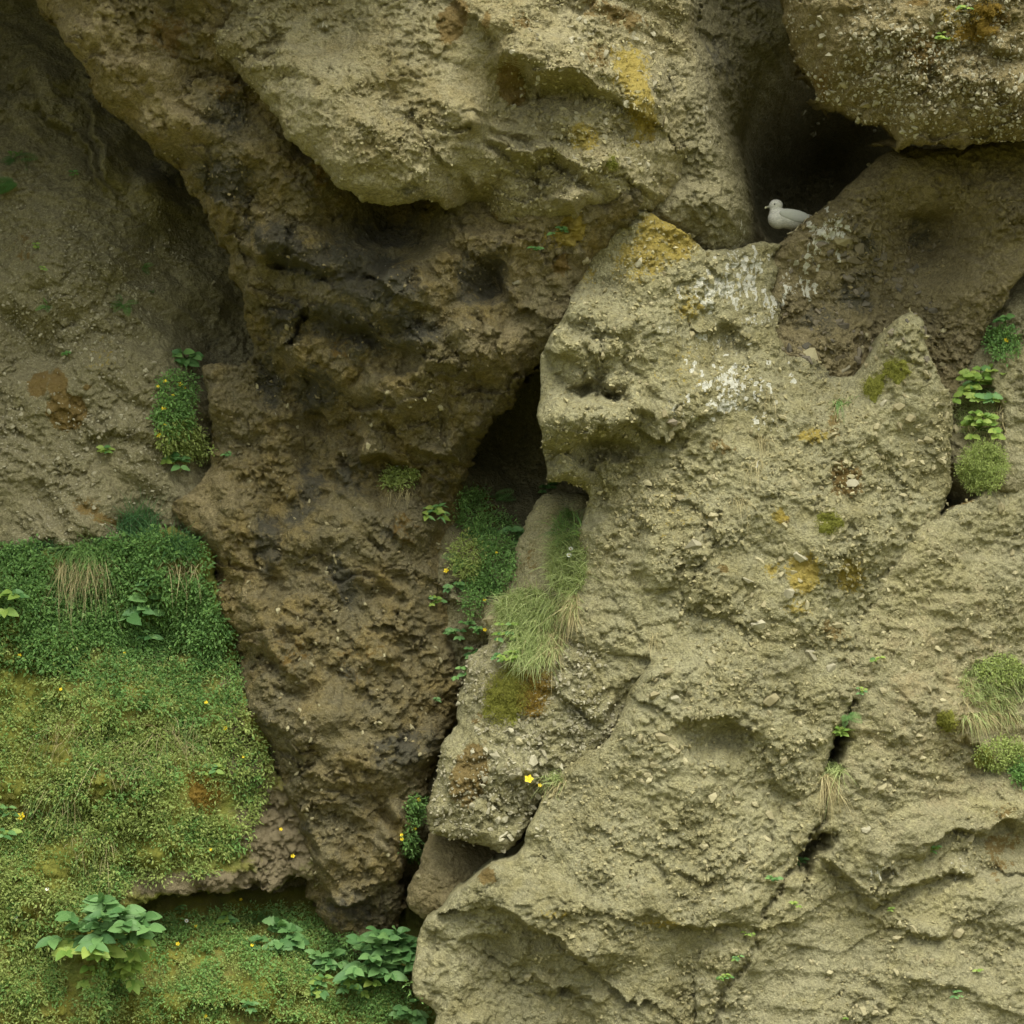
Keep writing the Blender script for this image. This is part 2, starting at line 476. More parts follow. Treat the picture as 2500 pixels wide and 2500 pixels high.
def layer(name, H, poly, ctrl, mat, radius=0.25, depth=0.3, skirt=1.0, under=0.3, rough=1.0, big=0.05, mid=0.05,
          crumbs=1.0, strata=0.0, horiz=0.0, ledges=(), cracks=(), blobs=(), edge=0.02, seed=0, knobs=(), streaks=(), ledge_gain=1.7, sag=0.45, facet=0.03):
    s = (DIST - H) / DIST
    PX = 1250 + GX / s * PXM
    PY = 1250 - (GZ - 4) / s * PXM
    h = upsample(rbf(ctrl, PX[::6, ::6], PY[::6, ::6]), 6)
    tone = np.zeros(GX.shape, np.float32)
    for pts, amp, wa in ledges:                      # lip protrudes on the left-hand side of the walk, drops beyond it
        wx = PX + n_mid[1] * 13 + n_fine[1] * 1.5
        wy = PY + n_mid[2] * 13 + n_fine[2] * 1.5
        d, sd = polyline_distance(pts, wx, wy, False)
        d = d / PXM
        p = np.array(pts, np.float32)
        # fade at both ends
        e0 = np.hypot(PX - p[0, 0], PY - p[0, 1]) / PXM
        e1 = np.hypot(PX - p[-1, 0], PY - p[-1, 1]) / PXM
        fade = np.clip(np.minimum(e0, e1) / 0.22, 0, 1)
        on = np.clip(-sd * d / 0.035 * 0.5 + 0.5, 0, 1)
        amp = amp * ledge_gain
        h += amp * fade * on * np.exp(-d / wa)
        h -= amp * 0.45 * fade * (1 - on) * np.exp(-d / (wa * 0.45))
    h += 1.6 * big * n_big
    ns = [np.roll(a, seed * 137, 1) for a in (n_mid[seed % 3], n_fine[(seed + 1) % 3])]
    h += mid * (0.55 * ns[0] + 0.3 * (np.abs(n_mid[(seed + 1) % 3]) * 1.3 - 0.8))
    for kx_, ky_, rx_, ry_, ka in knobs:
        q = ((PX + n_mid[0] * 12 + n_fine[0] * 3 - kx_) / rx_) ** 2 + ((PY + n_mid[1] * 12 + n_fine[1] * 3 - ky_) / ry_) ** 2
        h += ka * np.clip(1 - q, 0, 1) ** (0.65 if ka > 0 else 1.2)
    h += facet * (1.0 * np.roll(fac_a, seed * 211, 1) + 0.55 * np.roll(fac_b, seed * 97, 1)) * np.clip(0.9 + 0.5 * np.roll(n_mask, 150 + seed * 60, 1), 0.15, 1.8)
    h += strata * (0.7 - np.abs(n_strata) * 0.9)
    h += horiz * (0.7 - np.abs(n_horiz) * 0.9)
    cm = np.clip(0.8 + 0.5 * n_mask, 0.2, 1.7)
    bump = 0.0085 * rough * ns[1] * np.clip(0.8 + 0.5 * np.roll(n_mask, 300, 0), 0.2, 1.8) + crumbs * cm * (crumb + lump + boss)
    for pts, width, dep in cracks:
        d, _ = polyline_distance(pts, PX + n_fine[0] * 4 + n_mid[0] * 5, PY + n_fine[2] * 4, False)
        h -= dep * np.exp(-(d / width) ** 2)
    # outline
    if poly is not None:
        d0 = polyline_distance(poly, PX[::2, ::2], PY[::2, ::2], True) / PXM * s
        d0 = upsample(d0, 2)
        gz_, gx_ = np.gradient(d0, STEP)
        gl = np.sqrt(gx_ ** 2 + gz_ ** 2) + 1e-6
        gx_, gz_ = gx_ / gl, gz_ / gl
        d = d0 + edge * n_mid[(seed + 2) % 3] + edge * 0.3 * n_fine[seed % 3]
        MARG = 0.115
        t = np.clip(d / radius, 0, 1)
        h = h - depth * (1 - np.sqrt(np.maximum(0, 1 - (1 - t) ** 2)))
        e = np.clip(-d, 0, MARG)
        back = skirt * (e / MARG) ** 1.15
        X = GX + gx_ * e * (1 + under * 2.0)
        Z = GZ + gz_ * e * (1 + under * 2.0)
        keep = d > -MARG
    else:
        d = np.full(GX.shape, 9, np.float32)
        back = 0; X, Z, keep = GX, GZ, np.ones(GX.shape, bool)
    hs = h - back
    for ax in (0, 1):                                # softened copy for the directions the crumbs stand out in
        c = np.cumsum(np.pad(hs, [(5, 4) if a == ax else (0, 0) for a in (0, 1)], mode='edge').astype(np.float64), axis=ax)
        c = np.concatenate([np.zeros_like(np.take(c, [0], ax)), c], ax)
        hs = ((np.take(c, np.arange(9, NG + 9), ax) - np.take(c, np.arange(NG), ax)) / 9).astype(np.float32)
    hz, hx = np.gradient(hs, STEP)
    steep = np.sqrt(hx * hx + hz * hz)
    bump = bump / (1 + (0.75 * steep) ** 2)
    nl = np.sqrt(hx * hx + hz * hz + 1)
    nx, ny, nz = -hx / nl, -1 / nl, -hz / nl
    # crumbs stand out along the surface normal and sag a little, so that they overhang
    Xf = X + bump * nx * 1.0 + 0.003 * n_fine[0]
    Yf = -(h - back) + bump * ny
    Zf = Z + bump * nz * 0.8 - bump * sag
    st = np.zeros(GX.shape + (4,), np.float32)
    for ch, bx, by, rx, ry, ang, amt in blobs:
        a = math.radians(ang)
        u = ((PX - bx) * math.cos(a) + (PY - by) * math.sin(a)) / rx
        v = (-(PX - bx) * math.sin(a) + (PY - by) * math.cos(a)) / ry
        if ch == 't':
            tone = np.maximum(tone, amt * np.exp(-(u * u + v * v) ** 1.1))
            continue
        st[..., 'dygr'.index(ch)] = np.maximum(st[..., 'dygr'.index(ch)], amt * np.exp(-(u * u + v * v) ** 1.3))
    rs_ = np.random.default_rng(len(name) * 31)
    for x0, y0, x1, y1, cnt, l0, l1 in streaks:      # droppings that ran down the rock
        for _ in range(cnt):
            sx, sy, sl = rs_.normal((x0 + x1) / 2, (x1 - x0) / 3.2), rs_.normal((y0 + y1) / 2, (y1 - y0) / 3.2), rs_.uniform(l0, l1) * rs_.random()
            wx = np.abs(PX - sx - 4 * np.sin((PY - sy) * 0.09 + sx)) / rs_.uniform(1.7, 3.0)
            m = (wx < 1) & (PY > sy) & (PY < sy + sl)
            m |= ((PX - sx) ** 2 + (PY - sy) ** 2) < rs_.uniform(2, 6.5) ** 2
            st[..., 2][m] = 1.5
    LAYERS[name] = dict(X=Xf, Y=Yf, Z=Zf, n=(nx, ny, nz), keep=keep, d=d, mat=mat, stain=st, tone=tone, H=H)

def emit_layer(name, obname, front=(), label=None, cat=None):
    L = LAYERS[name]
    keep = L['keep'].copy()
    for f in front:
        keep &= ~(LAYERS[f]['d'] > (0.6 if f == 'over' else 0.34))
    q = keep[:-1, :-1] & keep[1:, :-1] & keep[:-1, 1:] & keep[1:, 1:]
    ids = np.arange(NG * NG).reshape(NG, NG)
    F = np.stack([ids[:-1, :-1][q], ids[:-1, 1:][q], ids[1:, 1:][q], ids[1:, :-1][q]], 1)
    used = np.zeros(NG * NG, bool)
    used[F.ravel()] = True
    remap = np.cumsum(used) - 1
    V = np.stack([L['X'].ravel()[used], L['Y'].ravel()[used], L['Z'].ravel()[used]], 1)
    me = mesh_from_arrays(obname, V, remap[F], M[L['mat']], True, [('stain', 'FLOAT_COLOR', L['stain'].reshape(-1, 4)[used]), ('tone', 'FLOAT', L['tone'].ravel()[used])])
    o = link(obname, me)
    if label: tag(o, label, cat)
    else: tag(o, kind='structure')
    L['ob'] = o
    L['used'] = used.reshape(NG, NG)
    return o

# ------------------------------------------------------------------ the cliff, rock mass by rock mass
# outlines and depths (metres towards the viewer) in photograph pixels
layer('wall', -0.9, None, [
    (-200, -150, -1.7), (0, 100, -1.75), (0, 300, -1.35), (150, 300, -1.5), (200, 550, -1.0), (30, 600, -0.95), (150, 850, -0.85), (50, 900, -0.85), (300, 900, -0.9),
    (0, 1150, -0.8), (150, 1200, -0.75), (330, 1100, -0.85), (250, 120, -1.7), (400, 330, -1.8), (350, 500, -1.35), (430, 560, -1.7), (440, 740, -1.6), (480, 860, -1.6), (430, 950, -1.12),
    (430, 1100, -1.08), (400, 1250, -1.0), (-200, 1300, -0.8), (0, 1700, -0.9), (400, 1900, -0.9), (400, 2250, -1.0), (0, 2700, -0.9),
    (700, 500, -1.8), (800, 1000, -1.7), (900, 1900, -1.6), (900, 2250, -1.2), (1240, 1080, -2.2), (1290, 980, -2.0), (1290, 1160, -1.9), (1200, 1180, -1.55),
    (1190, 1250, -1.15), (1240, 1250, -1.35), (1150, 1310, -0.85), (1220, 1360, -0.75), (1150, 1450, -0.65), (1150, 1560, -0.75), (1120, 1640, -0.8), (1010, 1950, -0.8), (1000, 2060, -0.8), (990, 2160, -1.4), (950, 2250, -1.5),
    (1600, 1500, -1.0), (1800, 2000, -1.0), (1150, 2090, -1.3), (1280, 2070, -1.3), (1500, 2500, -0.8),
    (1500, 100, -0.1), (1640, 30, 0.12), (1660, 250, 0.05), (1640, 420, 0.0), (1700, 470, -0.05), (1760, 560, -0.2), (1700, 350, -0.15), (1760, 150, -0.75), (1730, 20, -0.6), (1850, 30, -1.0), (1900, 150, -1.3),
    (1850, 240, -1.4), (1800, 420, -0.75), (1840, 430, -1.0), (1885, 410, -3.0), (1850, 520, -1.0), (1900, 500, -3.0), (1980, 330, -4.0), (1960, 240, -2.8), (2100, 330, -4.5), (2170, 310, -4.5), (1950, 450, -3.8), (2000, 450, -4.2), (2300, 300, -2.4), (2500, 200, -1.5),
    (2430, 760, -0.6), (2420, 870, -0.4), (2400, 960, -0.22), (2390, 1060, -0.1), (2395, 1150, 0.04), (2345, 1190, 0.08), (2400, 1220, 0.06), (2480, 800, -0.4), (2300, 700, -1.3), (2000, 750, -1.3), (2300, 1300, -0.9), (2300, 2000, -0.8), (2700, 800, -0.5), (2700, 2000, -0.6),
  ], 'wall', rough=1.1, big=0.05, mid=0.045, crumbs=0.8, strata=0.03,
  ledges=[([(165, 1115), (230, 1070), (290, 1065), (330, 1095)], 0.05, 0.12), ([(30, 180), (130, 280), (230, 400), (280, 470)], 0.16, 0.2), ([(150, 230), (250, 350), (310, 460)], 0.14, 0.16)],
  blobs=[('r', 165, 1005, 46, 44, 0, 1.7), ('r', 95, 940, 26, 34, 20, 1.4), ('r', 145, 945, 24, 46, -10, 1.4), ('r', 215, 945, 14, 12, 0, 0.8), ('r', 225, 1240, 40, 30, 25, 0.8), ('r', 270, 1270, 60, 18, 25, 0.7),
         ('r', 60, 590, 60, 70, 0, 0.45), ('d', 380, 400, 40, 70, -40, 0.5), ('d', 360, 560, 60, 60, 0, 0.45), ('d', 500, 850, 50, 60, 0, 0.5), ('y', 250, 860, 50, 60, 0, 0.4),
         ('r', 1180, 1300, 60, 180, 0, 0.6), ('d', 1760, 150, 80, 120, 0, 0.5), ('g', 1790, 590, 30, 60, 20, 0.36), ('g', 1720, 300, 40, 50, 0, 0.20)])

layer('bank', -0.3, [(-400, 1345), (0, 1345), (120, 1335), (200, 1340), (300, 1310), (400, 1300), (505, 1320), (535, 1440), (570, 1560), (605, 1690), (650, 1790), (690, 1890), (740, 2010), (780, 2090), (790, 2168), (640, 2160), (520, 2165), (400, 2185), (345, 2205), (300, 2280), (280, 2400), (285, 2800), (-400, 2800)], [
    (0, 1350, -0.8), (200, 1345, -0.78), (450, 1345, -0.75), (-100, 1500, -0.58), (200, 1500, -0.6), (450, 1500, -0.72), (0, 1700, -0.38), (300, 1700, -0.4), (540, 1720, -0.62), (200, 1950, -0.12), (450, 1950, -0.15), (640, 1990, -0.3), (200, 2150, 0.0),
    (500, 2130, 0.0), (700, 2130, -0.22), (0, 2200, 0.1), (0, 2500, 0.4), (250, 2500, 0.3), (0, 2800, 0.7)],
  'bank', radius=0.10, depth=0.10, skirt=0.7, under=0.0, rough=1.2, big=0.05, mid=0.05, crumbs=1.2, edge=0.03, seed=1,
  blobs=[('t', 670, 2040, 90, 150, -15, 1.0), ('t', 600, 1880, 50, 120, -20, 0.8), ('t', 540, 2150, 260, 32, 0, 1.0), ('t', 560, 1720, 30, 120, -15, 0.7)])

layer('lowbank', -0.3, [(180, 2195), (500, 2200), (820, 2205), (900, 2250), (1000, 2250), (1080, 2300), (1140, 2420), (1150, 2800), (150, 2800)], [
    (300, 2200, -0.8), (600, 2205, -1.05), (740, 2220, -1.0), (850, 2300, -0.75), (500, 2270, -0.42), (750, 2350, -0.4), (300, 2400, -0.12), (600, 2400, -0.2), (850, 2400, -0.35), (1000, 2400, -0.4), (400, 2500, 0.05), (700, 2500, -0.1), (1000, 2520, -0.2), (500, 2800, 0.5), (1000, 2800, 0.2)],
  'bank', radius=0.1, depth=0.06, skirt=0.6, under=-0.5, rough=1.2, big=0.03, mid=0.05, crumbs=1.0, edge=0.02, seed=2,
  ledges=[([(380, 2385), (440, 2440), (500, 2410), (620, 2435), (700, 2425)], 0.10, 0.2), ([(120, 2490), (200, 2470), (330, 2480)], 0.08, 0.2)],
  blobs=[('t', 950, 2380, 120, 60, 20, 0.6)])

layer('dark', -0.1, [(60, -300), (75, 0), (143, 83), (209, 190), (261, 261), (313, 313), (370, 361), (435, 404), (461, 470), (520, 540), (540, 620), (575, 740), (600, 830), (560, 880), (480, 890), (490, 1000), (485, 1130), (385, 1225), (440, 1290), (490, 1370),
    (503, 1450), (535, 1560), (565, 1690), (610, 1790), (650, 1890), (700, 2010), (742, 2100), (745, 2210), (775, 2275), (830, 2330), (890, 2350), (945, 2310), (985, 2235), (975, 2140), (1000, 2050), (1026, 1990), (1034, 1938), (1073, 1864), (1108, 1782), (1126, 1660), (1130, 1600),
    (1140, 1520), (1120, 1440), (1108, 1395), (1113, 1330), (1126, 1265), (1108, 1208), (1120, 1165), (1152, 1143), (1169, 1108), (1173, 1073), (1204, 1017), (1247, 995), (1265, 952), (1300, 900), (1345, 870), (1420, 760), (1470, 640), (1560, 500), (1600, -300)], [
    (80, -50, 0.3), (130, 40, 0.35), (200, 60, 0.55), (330, 60, 0.72), (300, 200, 0.55), (350, 300, 0.45), (430, 380, 0.3), (500, 300, 0.4), (480, 480, 0.0), (560, 420, 0.25), (600, 250, 0.1), (580, 600, -0.15), (700, 450, 0.1), (700, 600, 0.05), (640, 740, -0.28),
    (800, 520, -0.15), (880, 560, -0.4), (960, 560, -0.5), (1050, 540, -0.3), (1130, 540, 0.05), (900, 640, -0.15), (1000, 640, 0.05), (850, 760, -0.15), (1000, 760, 0.03), (1150, 640, 0.1), (1150, 760, -0.02), (1230, 690, -0.15), (1260, 580, 0.2), (1300, 680, 0.15), (1250, 800, 0.0), (1320, 780, 0.1),
    (1200, 900, -0.08), (1130, 1000, -0.3), (1080, 1080, -0.5), (1150, 1130, -0.72), (1020, 1150, -0.85), (900, 950, -0.4), (800, 900, -0.42), (720, 850, -0.5), (650, 900, -0.88), (690, 1000, -0.86), (760, 1080, -0.82), (880, 1150, -0.78), (620, 1000, -0.68), (560, 950, -0.72), (560, 1080, -0.66), (640, 1150, -0.7), (500, 1180, -0.74), (430, 1240, -0.8),
    (560, 1300, -0.6), (720, 1280, -0.66), (850, 1280, -0.6), (980, 1260, -0.75), (1080, 1300, -0.88), (520, 1450, -0.64), (650, 1450, -0.46), (850, 1480, -0.4), (1000, 1500, -0.5), (1100, 1550, -0.75), (570, 1680, -0.58), (700, 1680, -0.3), (850, 1700, -0.24), (1000, 1700, -0.36), (1100, 1720, -0.6), (650, 1880, -0.48), (780, 1900, -0.2),
    (950, 1900, -0.28), (750, 2080, -0.34), (860, 2080, -0.16), (960, 2060, -0.38), (800, 2180, -0.28), (900, 2180, -0.3), (850, 2240, -0.3), (880, 2310, -0.42), (880, 2360, -0.55)],
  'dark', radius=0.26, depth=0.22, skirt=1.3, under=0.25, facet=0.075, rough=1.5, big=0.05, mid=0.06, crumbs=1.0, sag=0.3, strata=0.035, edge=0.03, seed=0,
  knobs=[(760, 620, 120, 70, 0.12), (900, 740, 130, 80, 0.14), (1050, 680, 110, 70, 0.14), (620, 560, 80, 60, 0.1), (1120, 860, 120, 80, 0.15), (800, 870, 100, 70, 0.12), (980, 960, 120, 80, 0.15), (680, 700, 70, 60, -0.14), (950, 640, 60, 50, -0.14), (1180, 690, 70, 60, -0.16), (860, 830, 60, 40, -0.12), (1010, 860, 60, 40, -0.12), (700, 930, 50, 90, -0.16), (760, 1160, 50, 110, -0.1), (560, 1000, 90, 80, 0.1), (640, 1350, 40, 110, -0.08), (500, 350, 90, 60, 0.1), (380, 220, 110, 70, 0.1)],
  ledges=[([(560, 560), (640, 620), (760, 640), (860, 690)], 0.12, 0.2), ([(700, 760), (800, 770), (900, 830), (1000, 870)], 0.1, 0.2), ([(1190, 660), (1225, 720), (1265, 740)], 0.2, 0.2), ([(1000, 1070), (1060, 1110), (1150, 1120)], 0.18, 0.25),
          ([(820, 1040), (900, 1110), (1000, 1150)], 0.18, 0.25), ([(500, 60), (540, 140), (590, 220), (660, 330)], 0.0, 0.2), ([(560, 1850), (640, 1940), (720, 1960)], 0.05, 0.15), ([(770, 2180), (850, 2200), (930, 2180)], 0.14, 0.2), ([(860, 1590), (930, 1610), (1010, 1600)], 0.05, 0.15),
          ([(640, 2010), (760, 2130), (850, 2150)], 0.05, 0.15), ([(600, 1330), (700, 1370), (760, 1350)], 0.05, 0.15)],
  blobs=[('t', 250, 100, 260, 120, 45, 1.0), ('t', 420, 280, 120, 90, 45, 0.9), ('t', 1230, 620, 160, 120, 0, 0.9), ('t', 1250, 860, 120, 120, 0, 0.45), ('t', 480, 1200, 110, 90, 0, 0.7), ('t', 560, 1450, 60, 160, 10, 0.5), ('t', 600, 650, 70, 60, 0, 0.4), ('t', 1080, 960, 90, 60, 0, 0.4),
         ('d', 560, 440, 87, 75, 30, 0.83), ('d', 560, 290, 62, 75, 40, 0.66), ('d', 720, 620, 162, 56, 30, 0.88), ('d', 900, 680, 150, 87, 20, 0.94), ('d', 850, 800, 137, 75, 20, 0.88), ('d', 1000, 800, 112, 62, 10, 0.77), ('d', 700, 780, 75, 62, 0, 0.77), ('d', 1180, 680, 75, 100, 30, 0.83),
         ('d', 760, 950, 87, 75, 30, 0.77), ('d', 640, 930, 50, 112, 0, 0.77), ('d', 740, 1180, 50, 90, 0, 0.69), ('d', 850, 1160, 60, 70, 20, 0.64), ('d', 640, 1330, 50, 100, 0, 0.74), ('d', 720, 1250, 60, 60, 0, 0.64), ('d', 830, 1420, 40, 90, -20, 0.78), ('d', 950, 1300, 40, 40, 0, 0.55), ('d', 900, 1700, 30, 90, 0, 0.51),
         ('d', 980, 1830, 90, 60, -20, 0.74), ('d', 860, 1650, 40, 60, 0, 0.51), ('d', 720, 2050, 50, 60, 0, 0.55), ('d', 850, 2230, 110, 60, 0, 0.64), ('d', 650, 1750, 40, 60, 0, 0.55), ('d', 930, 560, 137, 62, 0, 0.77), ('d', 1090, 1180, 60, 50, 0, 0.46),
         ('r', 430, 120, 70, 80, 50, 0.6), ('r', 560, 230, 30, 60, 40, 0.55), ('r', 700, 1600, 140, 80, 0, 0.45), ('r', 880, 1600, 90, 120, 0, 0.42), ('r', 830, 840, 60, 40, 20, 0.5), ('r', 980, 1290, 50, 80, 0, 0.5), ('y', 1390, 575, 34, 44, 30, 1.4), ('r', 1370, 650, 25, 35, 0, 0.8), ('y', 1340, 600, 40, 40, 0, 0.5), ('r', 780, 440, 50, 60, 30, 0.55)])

layer('bulge', 0.6, [(470, -300), (478, 0), (518, 116), (590, 190), (634, 233), (705, 349), (776, 401), (828, 459), (906, 490), (983, 500), (1074, 490), (1140, 478), (1190, 500), (1230, 560), (1290, 640), (1380, 600), (1460, 540), (1600, 500), (1690, 420), (1720, 250), (1720, 60), (1700, -300)], [
    (500, -50, 0.4), (600, 100, 0.58), (720, 0, 0.55), (720, 90, 0.62), (900, 50, 0.6), (900, 150, 0.72), (760, 250, 0.8), (720, 330, 0.78), (900, 300, 0.92), (950, 440, 0.98), (840, 430, 0.88), (1000, 250, 0.82), (1080, 400, 0.72), (1180, 120, 0.68), (1130, 300, 0.6), (1300, 60, 0.75), (1300, 160, 0.7), (1250, 260, 0.45),
    (1400, 180, 0.62), (1330, 330, 0.5), (1180, 400, 0.42), (1260, 480, 0.35), (1500, 100, 0.45), (1480, 300, 0.5), (1400, 440, 0.45), (1350, 520, 0.25), (1450, 500, 0.35), (1560, 320, 0.42), (1560, 440, 0.3), (1620, 200, 0.2), (1640, 60, 0.1), (1600, 420, 0.2), (1680, 300, 0.02), (1250, 600, 0.1)],
  'pale', facet=0.05, radius=0.3, depth=0.32, skirt=1.2, under=0.8, rough=1.0, big=0.03, mid=0.045, crumbs=0.9, horiz=0.02, edge=0.02, seed=1,
  knobs=[(1400, 490, 70, 26, 0.14), (1480, 400, 60, 30, 0.12), (1330, 150, 120, 60, 0.14), (1160, 465, 34, 26, -0.2), (1250, 390, 80, 30, 0.1), (880, 250, 200, 180, 0.08), (1560, 270, 50, 70, 0.08), (1350, 420, 50, 24, -0.1)],
  ledges=[([(1195, 130), (1220, 165), (1290, 190), (1340, 212), (1400, 212), (1490, 250)], 0.26, 0.3), ([(1120, 420), (1150, 448), (1186, 482)], 0.22, 0.16), ([(1168, 350), (1230, 372), (1286, 404), (1343, 378), (1391, 405), (1482, 432)], 0.16, 0.2),
          ([(1330, 470), (1355, 508), (1400, 510), (1450, 522)], 0.2, 0.2), ([(1190, 300), (1260, 320), (1330, 330)], 0.08, 0.15), ([(1640, 40), (1665, 130), (1690, 250)], 0.0, 0.2)],
  blobs=[('r', 1105, 55, 34, 55, 20, 1.6), ('r', 1190, 70, 14, 40, 0, 0.7), ('r', 1250, 210, 36, 50, -30, 1.4), ('r', 1500, 30, 110, 40, 10, 0.75), ('r', 1460, 140, 60, 60, 30, 0.6), ('r', 1280, 75, 40, 30, 0, 0.7), ('y', 1560, 240, 34, 90, -20, 1.6), ('y', 1540, 170, 55, 80, 0, 0.9), ('y', 1425, 335, 40, 36, 0, 1.2), ('y', 1560, 330, 40, 26, -40, 0.7),
         ('d', 990, 300, 50, 90, -30, 0.4), ('d', 700, 120, 60, 60, 0, 0.35), ('d', 1000, 470, 120, 30, 0, 0.5), ('d', 1620, 200, 60, 80, 0, 0.45), ('r', 1200, 520, 60, 40, 0, 0.5), ('g', 770, 40, 30, 30, 0, 0.28)])

layer('ridge', -0.4, [(2199, 352), (2151, 374), (2073, 438), (2043, 472), (1982, 520), (1955, 550), (1900, 600), (1830, 640), (1830, 950), (2330, 1000), (2382, 880), (2420, 790), (2447, 739), (2468, 704), (2510, 640), (2800, 560), (2800, 320)], [
    (2195, 375, -0.55), (2070, 460, -0.5), (1970, 555, -0.5), (1880, 640, -0.62), (2300, 430, -0.5), (2450, 400, -0.4), (2200, 520, -0.55), (2130, 540, -0.35), (2260, 550, -0.95), (2320, 570, -0.95), (2300, 500, -0.55), (2420, 520, -0.25), (2380, 640, -0.25), (2290, 640, -0.7), (2450, 640, -0.2),
    (2080, 640, -0.5), (2000, 600, -0.45), (2150, 720, -0.6), (2000, 720, -0.5), (2050, 820, -0.35), (2330, 760, -0.45), (2400, 760, -0.35), (2340, 880, -0.4), (2280, 740, -0.6), (2700, 500, 0.0), (1900, 800, -0.4)],
  'brown', radius=0.13, depth=0.14, skirt=1.6, under=0.1, rough=1.4, big=0.025, mid=0.04, crumbs=1.3, edge=0.015, seed=2,
  ledges=[([(2190, 500), (2240, 512), (2290, 505), (2340, 515)], 0.12, 0.15), ([(2270, 610), (2330, 600), (2370, 640), (2420, 680)], -0.05, 0.15), ([(2030, 590), (2080, 607), (2130, 590)], 0.07, 0.1)],
  streaks=[(1980, 540, 2080, 600, 24, 8, 40), (1930, 610, 2010, 720, 12, 15, 60)],
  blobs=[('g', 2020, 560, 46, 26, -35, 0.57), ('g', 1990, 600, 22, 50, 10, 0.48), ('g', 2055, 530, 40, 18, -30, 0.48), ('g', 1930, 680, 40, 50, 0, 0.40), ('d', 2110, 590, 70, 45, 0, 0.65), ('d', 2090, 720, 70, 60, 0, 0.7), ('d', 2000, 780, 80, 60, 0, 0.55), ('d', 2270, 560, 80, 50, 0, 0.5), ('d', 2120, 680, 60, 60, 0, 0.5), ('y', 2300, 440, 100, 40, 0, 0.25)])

layer('block', 0.4, [(1335, 1205), (1291, 1265), (1265, 1352), (1250, 1430), (1200, 1480), (1173, 1526), (1191, 1569), (1143, 1613), (1134, 1669), (1108, 1782), (1073, 1864), (1040, 1940), (1042, 1990), (1052, 2043), (1134, 2064), (1230, 2080), (1262, 2062), (1291, 2021), (1340, 1950), (1440, 1870), (1540, 1760), (1640, 1620), (1560, 1480), (1480, 1300), (1445, 1200), (1390, 1190)], [
    (1340, 1215, -0.5), (1410, 1215, -0.45), (1300, 1290, -0.4), (1380, 1320, -0.16), (1290, 1420, -0.22), (1360, 1430, 0.02), (1230, 1480, -0.2), (1300, 1520, 0.05), (1370, 1530, 0.1), (1190, 1560, -0.05), (1250, 1620, 0.2), (1150, 1680, 0.15), (1250, 1750, 0.38), (1350, 1700, 0.38), (1450, 1600, 0.35), (1530, 1620, 0.42),
    (1130, 1830, 0.3), (1250, 1880, 0.52), (1380, 1800, 0.45), (1480, 1720, 0.42), (1090, 1960, 0.4), (1150, 2030, 0.46), (1230, 2050, 0.5), (1280, 1960, 0.42)],
  'tan', radius=0.16, depth=0.2, skirt=0.9, under=0.5, rough=1.1, big=0.02, mid=0.035, crumbs=1.1, edge=0.015, seed=1,
  ledges=[([(1330, 1660), (1420, 1740), (1480, 1720), (1540, 1690)], 0.07, 0.2), ([(1110, 1840), (1170, 1840), (1220, 1850)], 0.05, 0.12), ([(1320, 1770), (1390, 1790), (1440, 1770)], 0.04, 0.1)],
  blobs=[('r', 1150, 1890, 42, 75, 15, 1.5), ('r', 1300, 1700, 40, 60, 0, 0.7), ('r', 1170, 1760, 30, 30, 0, 0.5), ('y', 1250, 1690, 60, 70, 0, 0.5), ('d', 1230, 1920, 50, 40, 0, 0.4), ('r', 1300, 1370, 30, 60, 0, 0.5)])

layer('boulder', 0.0, [(1050, 2030), (1021, 2112), (991, 2173), (995, 2217), (1034, 2242), (1110, 2240), (1250, 2160), (1300, 2070), (1200, 2030)], [
    (1060, 2060, -0.05), (1020, 2150, 0.1), (1010, 2210, 0.05), (1080, 2120, 0.1), (1060, 2210, 0.15), (1150, 2100, -0.1), (1220, 2090, -0.35), (1280, 2080, -0.6), (1150, 2180, 0.1)],
  'brown', facet=0.01, radius=0.16, depth=0.2, skirt=0.8, under=0.3, rough=0.8, big=0.0, mid=0.02, crumbs=0.6, edge=0.01, seed=2)

